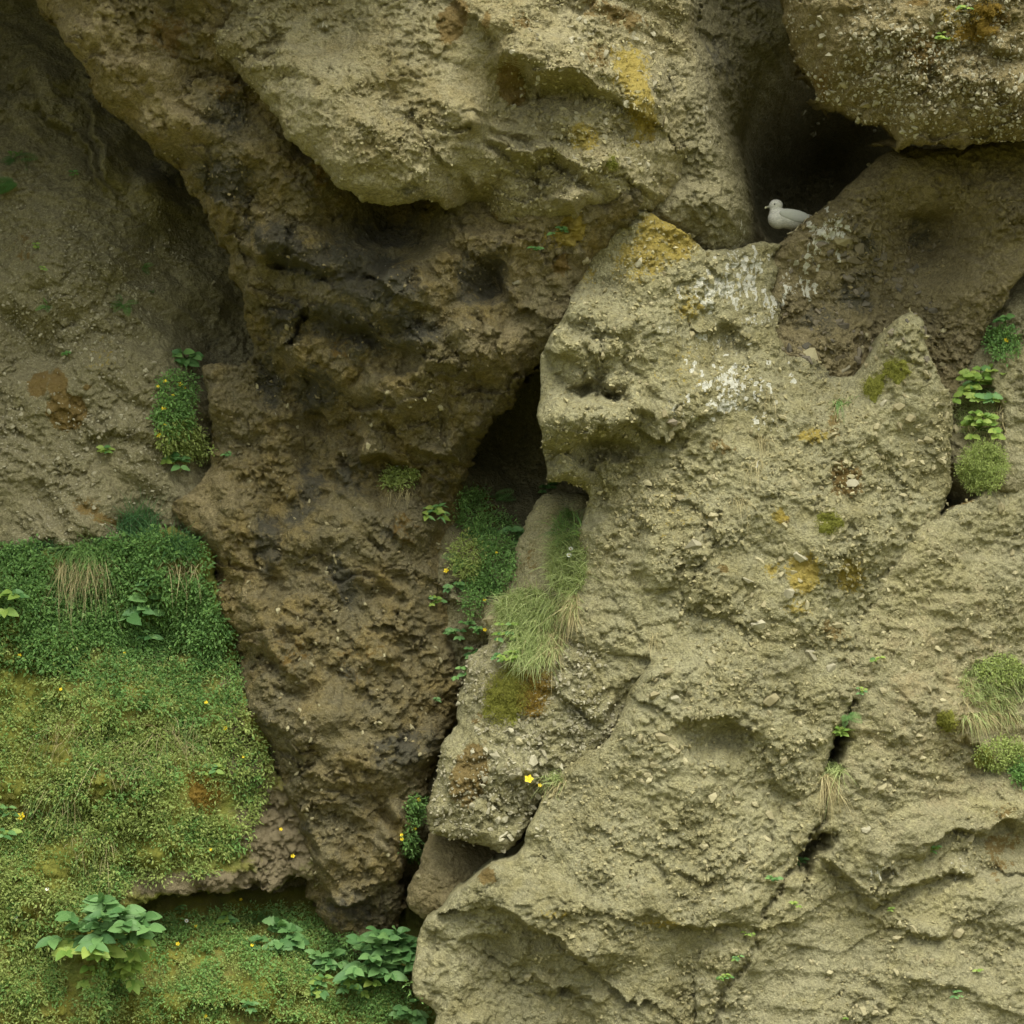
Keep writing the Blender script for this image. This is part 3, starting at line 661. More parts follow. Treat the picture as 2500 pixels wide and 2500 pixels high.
crack_main = [(2273, 1313), (2260, 1373), (2225, 1430), (2208, 1469), (2173, 1526), (2151, 1591), (2112, 1669), (2082, 1708), (2051, 1769), (2025, 1856), (2010, 1920), (1982, 1999), (1960, 2077), (1903, 2130), (1851, 2212)]
layer('right', 0.3, [(2445, 900), (2468, 1000), (2455, 1150), (2400, 1225), (2320, 1240), (2230, 1300), (2130, 1480), (2000, 1700), (1900, 1950), (1780, 2150), (1700, 2300), (1650, 2800), (2900, 2800), (2900, 800), (2480, 850)], [
    (2480, 900, -0.15), (2490, 1050, 0.0), (2400, 1300, 0.15), (2300, 1330, 0.26), (2480, 1300, 0.1), (2240, 1450, 0.36), (2180, 1540, 0.43), (2400, 1500, 0.2), (2480, 1600, 0.05), (2110, 1690, 0.52), (2300, 1650, 0.36), (2250, 1780, 0.5), (2380, 1790, 0.32), (2400, 1880, 0.12), (2480, 1850, 0.0), (2060, 1830, 0.55), (2200, 1950, 0.58),
    (2020, 1960, 0.62), (2400, 1980, 0.35), (2480, 2000, 0.3), (2450, 2080, 0.2), (2300, 2080, 0.45), (1990, 2080, 0.6), (2130, 2100, 0.64), (1900, 2170, 0.74), (2060, 2200, 0.56), (2250, 2180, 0.55), (2450, 2170, 0.6), (1840, 2300, 0.76), (1800, 2400, 0.8), (2100, 2350, 0.62), (2400, 2350, 0.6), (1800, 2500, 0.92), (2100, 2500, 0.75), (2400, 2500, 0.75), (2700, 2600, 0.9), (2700, 1400, 0.1)],
  'grey', radius=0.10, depth=0.06, skirt=0.8, under=0.1, facet=0.028, rough=0.85, big=0.025, mid=0.024, crumbs=0.6, horiz=0.018, edge=0.015, seed=2, ledge_gain=1.25, sag=0.25,
  ledges=[([(2190, 2090), (2230, 2062), (2300, 2045), (2355, 2025), (2400, 2008), (2450, 2015), (2560, 2030)], 0.13, 0.25), ([(1975, 2085), (2021, 2138), (2077, 2160), (2138, 2158), (2203, 2138), (2300, 2138), (2400, 2135)], 0.12, 0.2), ([(2147, 2275), (2190, 2268), (2225, 2264), (2303, 2247), (2340, 2230)], 0.09, 0.2),
          ([(2350, 2160), (2420, 2150), (2560, 2145)], -0.10, 0.2), ([(2240, 1720), (2350, 1790), (2400, 1850), (2430, 1900)], 0.06, 0.15), ([(2280, 1600), (2330, 1585), (2400, 1600)], 0.03, 0.1), ([(1660, 2243), (1760, 2240), (1845, 2232)], 0.1, 0.2), ([(2200, 2420), (2290, 2400), (2400, 2440)], 0.06, 0.2)],
  cracks=[(crack_main[7:], 6, 0.10), ([(2040, 1800), (2015, 1880)], 14, 0.5), ([(2000, 2040), (1965, 2080), (1958, 2100)], 16, 0.45), ([(1970, 2110), (1950, 2160)], 5, 0.08), ([(1800, 2330), (1770, 2400), (1730, 2470), (1700, 2480)], 7, 0.08), ([(1836, 2240), (1835, 2300)], 5, 0.05), ([(2270, 2138), (2290, 2090)], 5, 0.05)],
  blobs=[('t', 2300, 1700, 300, 400, 0, 0.5), ('r', 2360, 1215, 40, 22, 0, 0.9), ('r', 2450, 2060, 80, 40, 0, 0.7), ('r', 2440, 2110, 50, 40, 0, 0.6), ('d', 2400, 1860, 60, 40, 0, 0.35), ('g', 2150, 2110, 60, 30, -10, 0.31), ('g', 2330, 2110, 50, 50, 0, 0.28), ('r', 2450, 1970, 60, 40, 0, 0.45)])

layer('main', 0.4, [(1452, 530), (1420, 640), (1404, 696), (1390, 745), (1343, 826), (1317, 865), (1326, 939), (1306, 1017), (1317, 1060), (1337, 1143), (1336, 1178), (1380, 1172), (1426, 1191), (1446, 1212), (1430, 1245), (1408, 1300), (1421, 1373), (1391, 1447), (1385, 1500), (1400, 1560), (1470, 1600), (1585, 1600), (1592, 1615), (1543, 1690), (1500, 1760), (1456, 1825), (1413, 1850), (1350, 1900), (1320, 1945), (1300, 1990), (1280, 2060), (1258, 2086), (1200, 2100),
    (1152, 2130), (1091, 2190), (1039, 2243), (1017, 2304), (1000, 2356), (1004, 2408), (1039, 2438), (1073, 2464), (1062, 2510), (1060, 2900), (1690, 2900), (1710, 2520), (1750, 2460), (1790, 2390), (1810, 2300), (1845, 2216), (1900, 2125), (1955, 2072), (1978, 1999), (2006, 1920), (2021, 1856), (2048, 1769), (2079, 1708), (2109, 1669), (2148, 1591), (2170, 1526), (2205, 1469), (2222, 1430), (2257, 1373), (2270, 1313), (2312, 1247), (2335, 1200), (2343, 1178), (2338, 1091), (2330, 960), (2303, 887), (2282, 850), (2262, 790), (2238, 748), (2200, 775), (2151, 826), (2130, 890), (2105, 915), (2050, 905), (2000, 865), (1945, 850), (1915, 790), (1935, 730), (1900, 690), (1925, 640), (1905, 600), (1935, 572), (1880, 562), (1840, 575), (1790, 590), (1725, 590), (1660, 540), (1560, 500)], [
    (1480, 560, 0.15), (1600, 540, 0.1), (1700, 620, 0.0), (1560, 660, 0.28), (1450, 680, 0.2), (1420, 780, 0.32), (1360, 880, 0.3), (1480, 840, 0.35), (1450, 930, 0.22), (1340, 1010, 0.5), (1430, 1020, 0.5), (1520, 1030, 0.45), (1480, 1100, 0.2), (1370, 1130, 0.45), (1430, 1160, 0.3), (1560, 1000, 0.25), (1600, 850, 0.3),
    (1700, 750, 0.1), (1800, 650, -0.22), (1880, 590, -0.5), (1920, 650, -0.5), (1850, 760, -0.18), (1950, 780, -0.3), (2050, 920, -0.1), (2150, 850, 0.1), (2230, 790, 0.18), (2200, 950, 0.28), (2290, 1000, 0.16), (2120, 940, 0.12), (1750, 920, 0.15), (1900, 950, 0.1), (1700, 1050, 0.3), (1900, 1100, 0.22), (2100, 1100, 0.3), (2300, 1150, 0.12),
    (1470, 1230, 0.25), (1450, 1330, 0.2), (1520, 1330, 0.42), (1430, 1430, 0.2), (1600, 1200, 0.35), (1650, 1350, 0.45), (1900, 1330, 0.4), (2150, 1300, 0.35), (2240, 1330, 0.25), (1480, 1540, 0.4), (1600, 1540, 0.5), (1750, 1550, 0.6), (1950, 1550, 0.52), (2100, 1560, 0.4), (1600, 1700, 0.65), (1720, 1720, 0.72), (1740, 1790, 0.6), (1900, 1750, 0.62), (2040, 1700, 0.5),
    (1450, 1880, 0.7), (1600, 1880, 0.75), (1800, 1930, 0.8), (1960, 1950, 0.62), (1320, 2050, 0.7), (1450, 2080, 0.82), (1280, 2130, 0.72), (1150, 2170, 0.62), (1060, 2270, 0.6), (1040, 2390, 0.62), (1180, 2200, 0.72), (1220, 2290, 0.6), (1350, 2230, 0.8), (1300, 2350, 0.62), (1420, 2280, 0.82), (1420, 2400, 0.68), (1150, 2400, 0.62), (1600, 2150, 0.88), (1750, 2180, 0.82), (1850, 2150, 0.7), (1600, 2320, 0.75), (1700, 2350, 0.72), (1560, 2480, 0.88), (1300, 2480, 0.62), (1150, 2520, 0.68), (1400, 2800, 0.9)],
  'tan', radius=0.11, depth=0.10, skirt=1.1, under=0.15, facet=0.034, rough=1.0, big=0.03, mid=0.03, crumbs=0.85, horiz=0.008, edge=0.014, seed=0, ledge_gain=1.25, sag=0.3,
  ledges=[([(1360, 1088), (1400, 1080), (1430, 1069), (1508, 1069), (1552, 1058)], 0.26, 0.25), ([(1395, 905), (1440, 950), (1482, 955), (1500, 900)], 0.16, 0.2), ([(1500, 1000), (1570, 1010), (1620, 1000)], 0.07, 0.12),
          ([(1640, 1730), (1700, 1742), (1747, 1748), (1812, 1785), (1850, 1830)], 0.12, 0.25), ([(1178, 2215), (1265, 2225), (1343, 2260), (1417, 2312), (1482, 2364)], 0.18, 0.3), ([(1265, 2356), (1373, 2400), (1460, 2473)], 0.14, 0.25), ([(1570, 2232), (1660, 2243), (1760, 2240), (1850, 2232)], 0.12, 0.22),
          ([(1560, 2060), (1660, 2110), (1760, 2120), (1830, 2110)], 0.06, 0.2), ([(1700, 1270), (1760, 1310), (1800, 1320)], 0.08, 0.12), ([(1420, 1700), (1500, 1690), (1560, 1650)], 0.0, 0.1), ([(1640, 1440), (1740, 1480), (1800, 1540), (1880, 1540)], 0.06, 0.15), ([(1470, 1760), (1560, 1780), (1640, 1760)], 0.04, 0.15),
          ([(1730, 770), (1790, 800), (1810, 840)], 0.1, 0.12), ([(1950, 1130), (2050, 1150), (2120, 1190)], 0.03, 0.1), ([(1600, 540), (1660, 560), (1730, 610)], 0.08, 0.15), ([(1340, 1700), (1420, 1740), (1500, 1700)], 0.0, 0.1), ([(2090, 1020), (2150, 1060), (2220, 1150)], 0.04, 0.15)],
  knobs=[(1365, 1030, 70, 75, 0.24), (1465, 1015, 85, 58, 0.22), (1395, 870, 75, 62, 0.2), (1490, 880, 55, 60, 0.16), (1440, 945, 60, 34, -0.17), (1385, 1145, 62, 40, 0.2), (1500, 1110, 85, 42, -0.3), (1430, 745, 62, 60, 0.14), (1500, 790, 55, 50, 0.12), (1550, 950, 40, 50, 0.12),
         (1470, 1250, 40, 60, -0.14), (1530, 1310, 45, 90, -0.12), (1600, 1330, 60, 120, 0.1), (1780, 810, 60, 40, -0.1), (1690, 1335, 45, 32, 0.05), (1740, 1800, 130, 50, -0.12), (1200, 2300, 90, 50, -0.12), (1380, 2370, 110, 50, -0.12), (1110, 2330, 70, 110, 0.08), (1980, 868, 34, 30, 0.08)],
  streaks=[(1690, 650, 1960, 740, 34, 15, 70), (1720, 890, 1880, 985, 26, 8, 40), (1640, 780, 1900, 1040, 34, 5, 18), (1760, 570, 1900, 650, 14, 12, 50)],
  cracks=[([(1480, 905), (1455, 950), (1440, 1000)], 6, 0.06), ([(1620, 1650), (1585, 1660)], 6, 0.05), ([(1735, 1330), (1705, 1390), (1700, 1430)], 4, 0.05)],
  blobs=[('y', 1640, 560, 75, 70, 0, 1.6), ('y', 1570, 620, 80, 70, 0, 0.8), ('y', 1540, 660, 40, 50, 0, 0.55), ('y', 1690, 740, 60, 60, 0, 0.55), ('y', 1430, 650, 40, 50, 0, 0.5), ('r', 1420, 640, 30, 40, 0, 0.6), ('y', 1660, 900, 120, 120, 0, 0.35), ('y', 1650, 1250, 130, 120, 0, 0.34), ('y', 1960, 1400, 48, 62, 10, 1.0), ('y', 1880, 1390, 26, 30, 20, 0.7), ('y', 2075, 1405, 36, 45, 0, 1.15), ('y', 1950, 1480, 50, 30, 0, 0.6), ('y', 1900, 1260, 30, 26, 0, 0.75),
         ('r', 1915, 1265, 26, 30, 0, 0.6), ('r', 1760, 1090, 50, 30, 20, 0.6), ('y', 1990, 1060, 50, 26, 0, 0.75), ('r', 2045, 1030, 24, 60, 0, 0.6), ('d', 2070, 1170, 42, 45, 0, 0.85), ('r', 2070, 1170, 55, 55, 0, 0.8), ('r', 2030, 1540, 50, 40, 0, 0.55), ('r', 1760, 1390, 20, 14, -20, 0.8), ('y', 1600, 2230, 90, 16, 0, 0.6), ('y', 1350, 2205, 50, 20, 0, 0.55), ('r', 1190, 2125, 26, 24, 0, 0.95),
         ('g', 1750, 690, 70, 40, -15, 0.62), ('g', 1850, 650, 60, 40, -30, 0.49), ('g', 1800, 610, 30, 50, 0, 0.40), ('g', 1860, 770, 60, 26, 0, 0.48), ('g', 1790, 930, 60, 40, 0, 0.57), ('g', 1780, 990, 60, 22, 0, 0.68), ('g', 1650, 1010, 30, 40, 0, 0.44), ('g', 1880, 1030, 40, 30, 0, 0.40), ('g', 1630, 810, 40, 40, 0, 0.36), ('g', 1760, 840, 90, 60, 0, 0.33), ('d', 2050, 880, 70, 50, 0, 0.55), ('d', 1960, 720, 60, 60, 0, 0.5)])

layer('over', 0.8, [(1905, -300), (1921, 0), (1938, 78), (1947, 122), (1990, 170), (2004, 232), (2051, 246), (2095, 263), (2134, 280), (2175, 280), (2188, 313), (2208, 352), (2238, 338), (2290, 332), (2356, 350), (2420, 335), (2500, 337), (2900, 340), (2900, -300)], [
    (1930, 30, 0.5), (1960, 130, 0.45), (2050, 80, 0.8), (2150, 150, 0.9), (2030, 210, 0.5), (2120, 260, 0.65), (2200, 250, 0.85), (2215, 330, 0.75), (2300, 200, 1.0), (2300, 320, 0.75), (2400, 250, 0.95), (2450, 330, 0.7), (2480, 200, 0.95), (2350, 60, 1.05), (2480, 60, 0.95), (2200, 0, 1.0), (2000, -100, 0.7), (2700, 100, 0.9), (2400, -200, 1.0)],
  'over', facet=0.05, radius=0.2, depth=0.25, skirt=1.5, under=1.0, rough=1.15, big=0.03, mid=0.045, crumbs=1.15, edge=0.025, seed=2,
  ledges=[([(2060, 190), (2120, 210), (2180, 260)], 0.06, 0.15), ([(2400, 60), (2430, 120), (2500, 150)], 0.1, 0.2), ([(2240, 180), (2280, 190), (2320, 150)], 0.07, 0.15), ([(2090, 60), (2180, 110), (2260, 90)], 0.06, 0.15)],
  blobs=[('r', 2250, 130, 60, 70, 0, 0.75), ('r', 2400, 60, 60, 50, 0, 0.7), ('r', 2230, 20, 40, 20, 0, 0.7), ('d', 2270, 170, 20, 40, 20, 0.7), ('y', 2330, 50, 60, 40, 0, 0.6), ('r', 2010, 200, 40, 60, 0, 0.6), ('d', 2100, 290, 80, 20, 20, 0.5)])

emit_layer('wall', 'cliff_wall', ('dark', 'bulge', 'main', 'right', 'block', 'bank', 'lowbank', 'over'))
emit_layer('bank', 'grassy_bank')
emit_layer('lowbank', 'lower_bank', ('bank',))
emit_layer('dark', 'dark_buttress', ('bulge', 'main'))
emit_layer('bulge', 'overhanging_bulge')
emit_layer('ridge', 'sloping_ridge', ('main',))
emit_layer('block', 'wedged_block', ('main',), 'gravelly wedge of tan rock with moss on top, jutting over a dark gap', 'rock')
emit_layer('boulder', 'smooth_boulder', ('main', 'block'), 'smooth brown boulder tucked under the gravelly wedge of rock', 'boulder')
emit_layer('right', 'right_cliff', ('main',))
emit_layer('main', 'tan_buttress')
emit_layer('over', 'overhang_block')

# the rest of the cliff around and behind, and the ground in front
def smooth01(x):
    x = np.clip(x, 0, 1)
    return x * x * (3 - 2 * x)
cx, cz = np.meshgrid(np.linspace(-26, 26, 131), np.linspace(-2.2, 22, 62))
out_ = np.maximum(np.abs(cx) - 4.45, np.maximum(cz - 8.5, -0.45 - cz))
mm = smooth01(out_ / 0.7)
wob = 0.5 * np.sin(cx * 0.9 + 1.3) * np.cos(cz * 0.7) + 0.3 * np.sin(cx * 2.1 + cz * 1.7) + 0.15 * np.sin(cx * 4.3 - cz * 3.9)
ch = -5.6 * (1 - mm) + mm * (0.15 + 0.45 * wob + 0.1 * np.clip(cz - 8, 0, 20) * -0.6 + np.clip(1.0 - cz, 0, 4) * 0.5)
ch = ch + 2.6 * smooth01((cz - 8.55) / 1.0) * smooth01((1.0 - cx) / 3.0)  # unseen overhang above the view, enlarged to shade the upper left
cid = np.arange(cx.size).reshape(cx.shape)
CF = np.stack([cid[:-1, :-1].ravel(), cid[:-1, 1:].ravel(), cid[1:, 1:].ravel(), cid[1:, :-1].ravel()], 1)
tag(link('cliff_face', mesh_from_arrays('cliff_face', np.stack([cx.ravel(), -ch.ravel(), cz.ravel()], 1), CF, M['grey'], True,
     [('stain', 'FLOAT_COLOR', np.zeros((cx.size, 4)))])), kind='structure')
gxx, gyy = np.meshgrid(np.concatenate([np.linspace(-900, -30, 12), np.linspace(-26, 26, 40), np.linspace(30, 900, 12)]), np.concatenate([np.linspace(-900, -60, 12), np.linspace(-50, 3, 40)]))
gid = np.arange(gxx.size).reshape(gxx.shape)
GF = np.stack([gid[:-1, :-1].ravel(), gid[:-1, 1:].ravel(), gid[1:, 1:].ravel(), gid[1:, :-1].ravel()], 1)
gzz = -1.9 + 0.12 * np.sin(gxx * 0.5) * np.cos(gyy * 0.4)
tag(link('ground', mesh_from_arrays('ground', np.stack([gxx.ravel(), gyy.ravel(), gzz.ravel()], 1), GF, M['bank'])), kind='structure')

# ------------------------------------------------------------------ where the rock surface is
BIN = 512                                # coarser than the rock mesh, so that no bin looks through it
front_h = np.full((BIN, BIN), -9.0, np.float32)
front_n = np.zeros((BIN, BIN, 3), np.float32)
front_l = np.full((BIN, BIN), -1, np.int16)
_a = []
for li, (nm, L) in enumerate(LAYERS.items()):
    u = L['used'] & (L['d'] > -0.03)
    X, Y, Z = L['X'][u], L['Y'][u], L['Z'][u]
    sc = DIST / (DIST + Y)
    bx = ((X * sc / 8.0 + 0.5) * BIN).astype(int)
    by = ((0.5 - (Z - 4) * sc / 8.0) * BIN).astype(int)
    ok = (bx >= 0) & (bx < BIN) & (by >= 0) & (by < BIN)
    _a.append((bx[ok], by[ok], -Y[ok], np.stack([c[u][ok] for c in L['n']], 1), np.full(ok.sum(), li)))
bx, by, hh = (np.concatenate([a[i] for a in _a]) for i in range(3))
nn = np.concatenate([a[3] for a in _a]); ll = np.concatenate([a[4] for a in _a])
order = np.argsort(hh, kind='stable')
front_h[by[order], bx[order]] = hh[order]
front_n[by[order], bx[order]] = nn[order]
front_l[by[order], bx[order]] = ll[order]
for _ in range(3):                       # close pin holes
    for dy, dx in ((0, 1), (1, 0), (0, -1), (-1, 0)):
        rh = np.roll(front_h, (dy, dx), (0, 1)); m = front_h < rh - 0.6
        m2 = front_h < -8
        m = m2
        front_h[m] = rh[m]; front_n[m] = np.roll(front_n, (dy, dx), (0, 1))[m]; front_l[m] = np.roll(front_l, (dy, dx), (0, 1))[m]
LNAMES = list(LAYERS)

def surf_many(px, py):
    ix = np.clip((np.asarray(px) / 2500 * BIN).astype(int), 0, BIN - 1)
    iy = np.clip((np.asarray(py) / 2500 * BIN).astype(int), 0, BIN - 1)
    h = front_h[iy, ix]
    s = (DIST - h) / DIST
    P = np.stack([(np.asarray(px) - 1250) / PXM * s, -h, 4 - (np.asarray(py) - 1250) / PXM * s], -1)
    return P, front_n[iy, ix], front_l[iy, ix]

def surf(px, py):
    P, n, l = surf_many(np.array([px], float), np.array([py], float))
    return Vector(P[0]), Vector(n[0]), int(l[0])

# ------------------------------------------------------------------ stones set in the rock
def hull_mesh(name, seed, mat, flat=0.75, pts=15):
    rnd = random.Random(seed)
    bm = bmesh.new()
    for _ in range(pts):
        v = Vector((rnd.gauss(0, 1), rnd.gauss(0, 1), rnd.gauss(0, 1))).normalized()
        v *= rnd.uniform(0.8, 1.05)
        bm.verts.new((v.x, v.y * flat, v.z * rnd.uniform(0.7, 0.95)))
    r = bmesh.ops.convex_hull(bm, input=bm.verts)
    bmesh.ops.delete(bm, geom=list({g for g in r['geom_interior'] + r['geom_unused'] if isinstance(g, bmesh.types.BMVert)}), context='VERTS')
    me = bpy.data.meshes.new(name)
    bm.to_mesh(me); bm.free()
    me.materials.append(mat)
    return me

STONES = {k: [hull_mesh('stone', 100 * i + j, M[k], 0.7) for j in range(7)] for i, k in enumerate(('stone', 'greystone', 'darkstone'))}
count = {}
def put_stone(px, py, size_px, kind='stone', sink=0.12):
    P, n, l = surf(px, py)
    lay = LNAMES[l]
    if lay in ('bank', 'lowbank') or count.get(lay, 0) >= 290: return
    count[lay] = count.get(lay, 0) + 1
    r = size_px / PXM / 2
    o = link('stone', random.choice(STONES[kind]), LAYERS[lay]['ob'])
    o.location = P - n * r * sink
    o.rotation_euler = (random.uniform(-.5, .5), random.uniform(0, 6.28), random.uniform(-.5, .5))
    o.scale = (r * random.uniform(1.0, 1.3), r * 1.1, r * random.uniform(0.8, 1.1))

# the ones the photograph shows plainly
for px, py, sz, k in [(1690, 1335, 50, 'greystone'), (2078, 1180, 38, 'greystone'), (1955, 1360, 34, 'greystone'), (1825, 1415, 30, 'greystone'), (1925, 1450, 34, 'greystone'), (1850, 1520, 46, 'greystone'), (1980, 1600, 34, 'greystone'), (2028, 1630, 30, 'greystone'),
        (2360, 1520, 30, 'stone'), (2290, 1585, 28, 'stone'), (2010, 1280, 24, 'stone'), (1945, 1180, 44, 'stone'), (2330, 1050, 36, 'stone'), (2300, 950, 40, 'stone'), (2160, 985, 26, 'greystone'), (1978, 868, 52, 'stone'), (2050, 875, 34, 'darkstone'), (2065, 900, 24, 'greystone'), (2100, 603, 44, 'darkstone'),
        (2055, 590, 60, 'stone'), (2010, 600, 34, 'darkstone'), (2085, 555, 30, 'darkstone'), (2090, 715, 40, 'darkstone'), (2110, 740, 34, 'darkstone'), (2070, 680, 34, 'darkstone'), (2140, 680, 26, 'darkstone'), (2195, 700, 28, 'darkstone'), (2025, 133, 26, 'greystone'), (2010, 90, 24, 'greystone'), (2145, 115, 20, 'greystone'), (2490, 195, 30, 'greystone'),
        (2228, 285, 26, 'greystone'), (2350, 318, 28, 'greystone'), (2195, 250, 24, 'greystone'), (2060, 205, 30, 'stone'), (2115, 255, 36, 'stone'), (1265, 1885, 32, 'greystone'), (1300, 1860, 34, 'greystone'), (1210, 1845, 34, 'greystone'), (1240, 1870, 28, 'stone'), (1315, 1815, 24, 'greystone'), (1270, 1810, 26, 'stone'), (1255, 1895, 26, 'greystone'), (1180, 1945, 20, 'greystone'),
        (1216, 2003, 18, 'greystone'), (1230, 2078, 18, 'greystone'), (1133, 2068, 14, 'greystone'), (1620, 1800, 40, 'stone'), (1640, 1830, 34, 'stone'), (1880, 1710, 46, 'stone'), (1920, 1705, 30, 'stone'), (1740, 1950, 34, 'stone'), (1880, 1990, 28, 'stone'), (2115, 2025, 28, 'greystone'), (2155, 1925, 30, 'stone'), (1290, 2385, 22, 'stone'), (1235, 1520, 22, 'stone'),
        (1200, 1515, 50, 'stone'), (1700, 915, 26, 'stone'), (1640, 1030, 34, 'darkstone'), (1620, 300, 30, 'stone'), (1480, 295, 22, 'greystone'), (1430, 225, 30, 'stone'), (1520, 310, 20, 'stone'), (1262, 690, 24, 'greystone'), (2445, 1240, 34, 'stone'), (2360, 1960, 24, 'stone'), (2370, 2050, 34, 'stone'), (2462, 2135, 20, 'greystone'), (520, 690, 16, 'greystone'), (700, 800, 20, 'stone'),
        (2190, 2290, 30, 'stone'), (2340, 2280, 36, 'stone'), (2110, 2470, 34, 'stone'), (1800, 1660, 24, 'stone'), (1600, 1700, 40, 'stone'), (1650, 1710, 34, 'greystone'), (1560, 640, 26, 'greystone'), (1740, 680, 28, 'stone'), (1690, 820, 24, 'stone'), (590, 2130, 24, 'stone'), (700, 2170, 20, 'stone')]:
    put_stone(px, py, sz, k)
rs = random.Random(11)
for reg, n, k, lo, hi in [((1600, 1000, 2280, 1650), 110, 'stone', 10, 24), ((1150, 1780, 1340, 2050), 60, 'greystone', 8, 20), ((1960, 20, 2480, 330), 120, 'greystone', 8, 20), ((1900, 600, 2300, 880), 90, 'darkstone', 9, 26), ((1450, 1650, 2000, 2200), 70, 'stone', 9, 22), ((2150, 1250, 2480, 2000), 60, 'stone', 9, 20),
        ((1250, 40, 1600, 460), 110, 'greystone', 8, 18), ((1700, 2250, 2480, 2480), 60, 'stone', 9, 20), ((20, 700, 380, 1300), 110, 'greystone', 7, 13), ((2100, 800, 2320, 1150), 50, 'stone', 10, 26), ((600, 900, 1080, 2150), 110, 'stone', 7, 16), ((1420, 620, 1700, 1250), 60, 'stone', 9, 20), ((1080, 2180, 1500, 2480), 50, 'stone', 9, 20)]:
    for _ in range(n):
        put_stone(rs.uniform(reg[0], reg[2]), rs.uniform(reg[1], reg[3]), (lo + (hi - lo) * rs.random() ** 1.9) * 1.3, k, 0.15)

# grit too small to pick apart: one joined part per rock mass
def pebbles(lay, regs, mat, seed):
    rng = np.random.default_rng(seed)
    li = LNAMES.index(lay)
    PXs, PYs, S = [], [], []
    for (x0, y0, x1, y1), n, lo, hi in regs:
        PXs.append(rng.uniform(x0, x1, n)); PYs.append(rng.uniform(y0, y1, n)); S.append(lo + (hi - lo) * rng.random(n) ** 3)
    px, py, sz = map(np.concatenate, (PXs, PYs, S))
    P, nrm, l = surf_many(px, py)
    clump = n_mask[np.clip(((P[:, 2] - gz[0]) / STEP).astype(int), 0, NG - 1), np.clip(((P[:, 0] - gx[0]) / STEP).astype(int), 0, NG - 1)]
    ok = (l == li) & (clump + rng.normal(0, 0.7, len(px)) > -0.3)
    P, nrm, r = P[ok], nrm[ok], sz[ok] / PXM / 2
    n = len(P)
    base = np.array([[0, 0, 1.0], [0.9, 0, 0.1], [0, 0.9, -0.1], [-0.9, 0.1, 0], [0, -0.9, 0.1], [0.1, 0, -0.9]])
    V = base[None] + rng.normal(0, 0.22, (n, 6, 3))
    q = rng.normal(0, 1, (n, 3, 3))
    q, _ = np.linalg.qr(q)
    V = np.einsum('nij,nkj->nki', q, V) * r[:, None, None] * rng.uniform(0.6, 1.3, (n, 1, 3))
    V = V + (P - nrm * r[:, None] * 0.1)[:, None, :]
    f = np.array([[0, 1, 2], [0, 2, 3], [0, 3, 4], [0, 4, 1], [5, 2, 1], [5, 3, 2], [5, 4, 3], [5, 1, 4]])
    F = (np.arange(n)[:, None, None] * 6 + f[None]).reshape(-1, 3)
    me = mesh_from_arrays('grit', V.reshape(-1, 3), F, M[mat], False, [('tint', 'FLOAT', np.repeat(rng.random(n), 6))])
    tag(link('grit', me, LAYERS[lay]['ob']), kind='stuff')

pebbles('main', [((1300, 500, 2340, 2500), 17000, 5, 15)], 'crumb', 1)
pebbles('over', [((1920, 0, 2500, 350), 3600, 5, 14)], 'greystone', 2)
pebbles('block', [((1050, 1500, 1560, 2080), 4200, 5, 15)], 'greystone', 3)
pebbles('wall', [((0, 500, 460, 1330), 3400, 4, 10)], 'greystone', 4)
pebbles('right', [((1700, 1200, 2500, 2500), 6500, 4, 12)], 'crumb', 5)
pebbles('bulge', [((1180, 0, 1680, 520), 3600, 5, 14), ((480, 0, 1180, 500), 2600, 4, 10)], 'crumb', 6)
pebbles('ridge', [((1880, 400, 2480, 900), 3200, 5, 14)], 'darkcrumb', 7)
pebbles('dark', [((100, 0, 1400, 2300), 7500, 4, 12)], 'darkcrumb', 8)

# ------------------------------------------------------------------ plants
UP = np.array([0, 0, 1.0])
def leaves_mesh(name, P, D, Nn, L, W, mat, tint, fold=0.25, droop=0.2):
    """many small folded leaves in one mesh: base P, direction D, facing Nn, length L, width W"""
    D = D / np.linalg.norm(D, axis=1, keepdims=True)
    S = np.cross(D, Nn); S /= np.linalg.norm(S, axis=1, keepdims=True) + 1e-9
    Nn = np.cross(S, D)
    L = L[:, None]; W = W[:, None]
    mid = P + D * L * 0.5
    tip = P + D * L + np.array([0, 0, -1.0]) * L * droop
    V = np.stack([P, mid - S * W * 0.5 + Nn * W * fold, mid + S * W * 0.5 + Nn * W * fold, tip], 1)
    n = len(P)
    f = np.array([[0, 3, 1], [0, 2, 3]])
    F = (np.arange(n)[:, None, None] * 4 + f[None]).reshape(-1, 3)
    return mesh_from_arrays(name, V.reshape(-1, 3), F, mat, False, [('tint', 'FLOAT', np.repeat(tint, 4))])

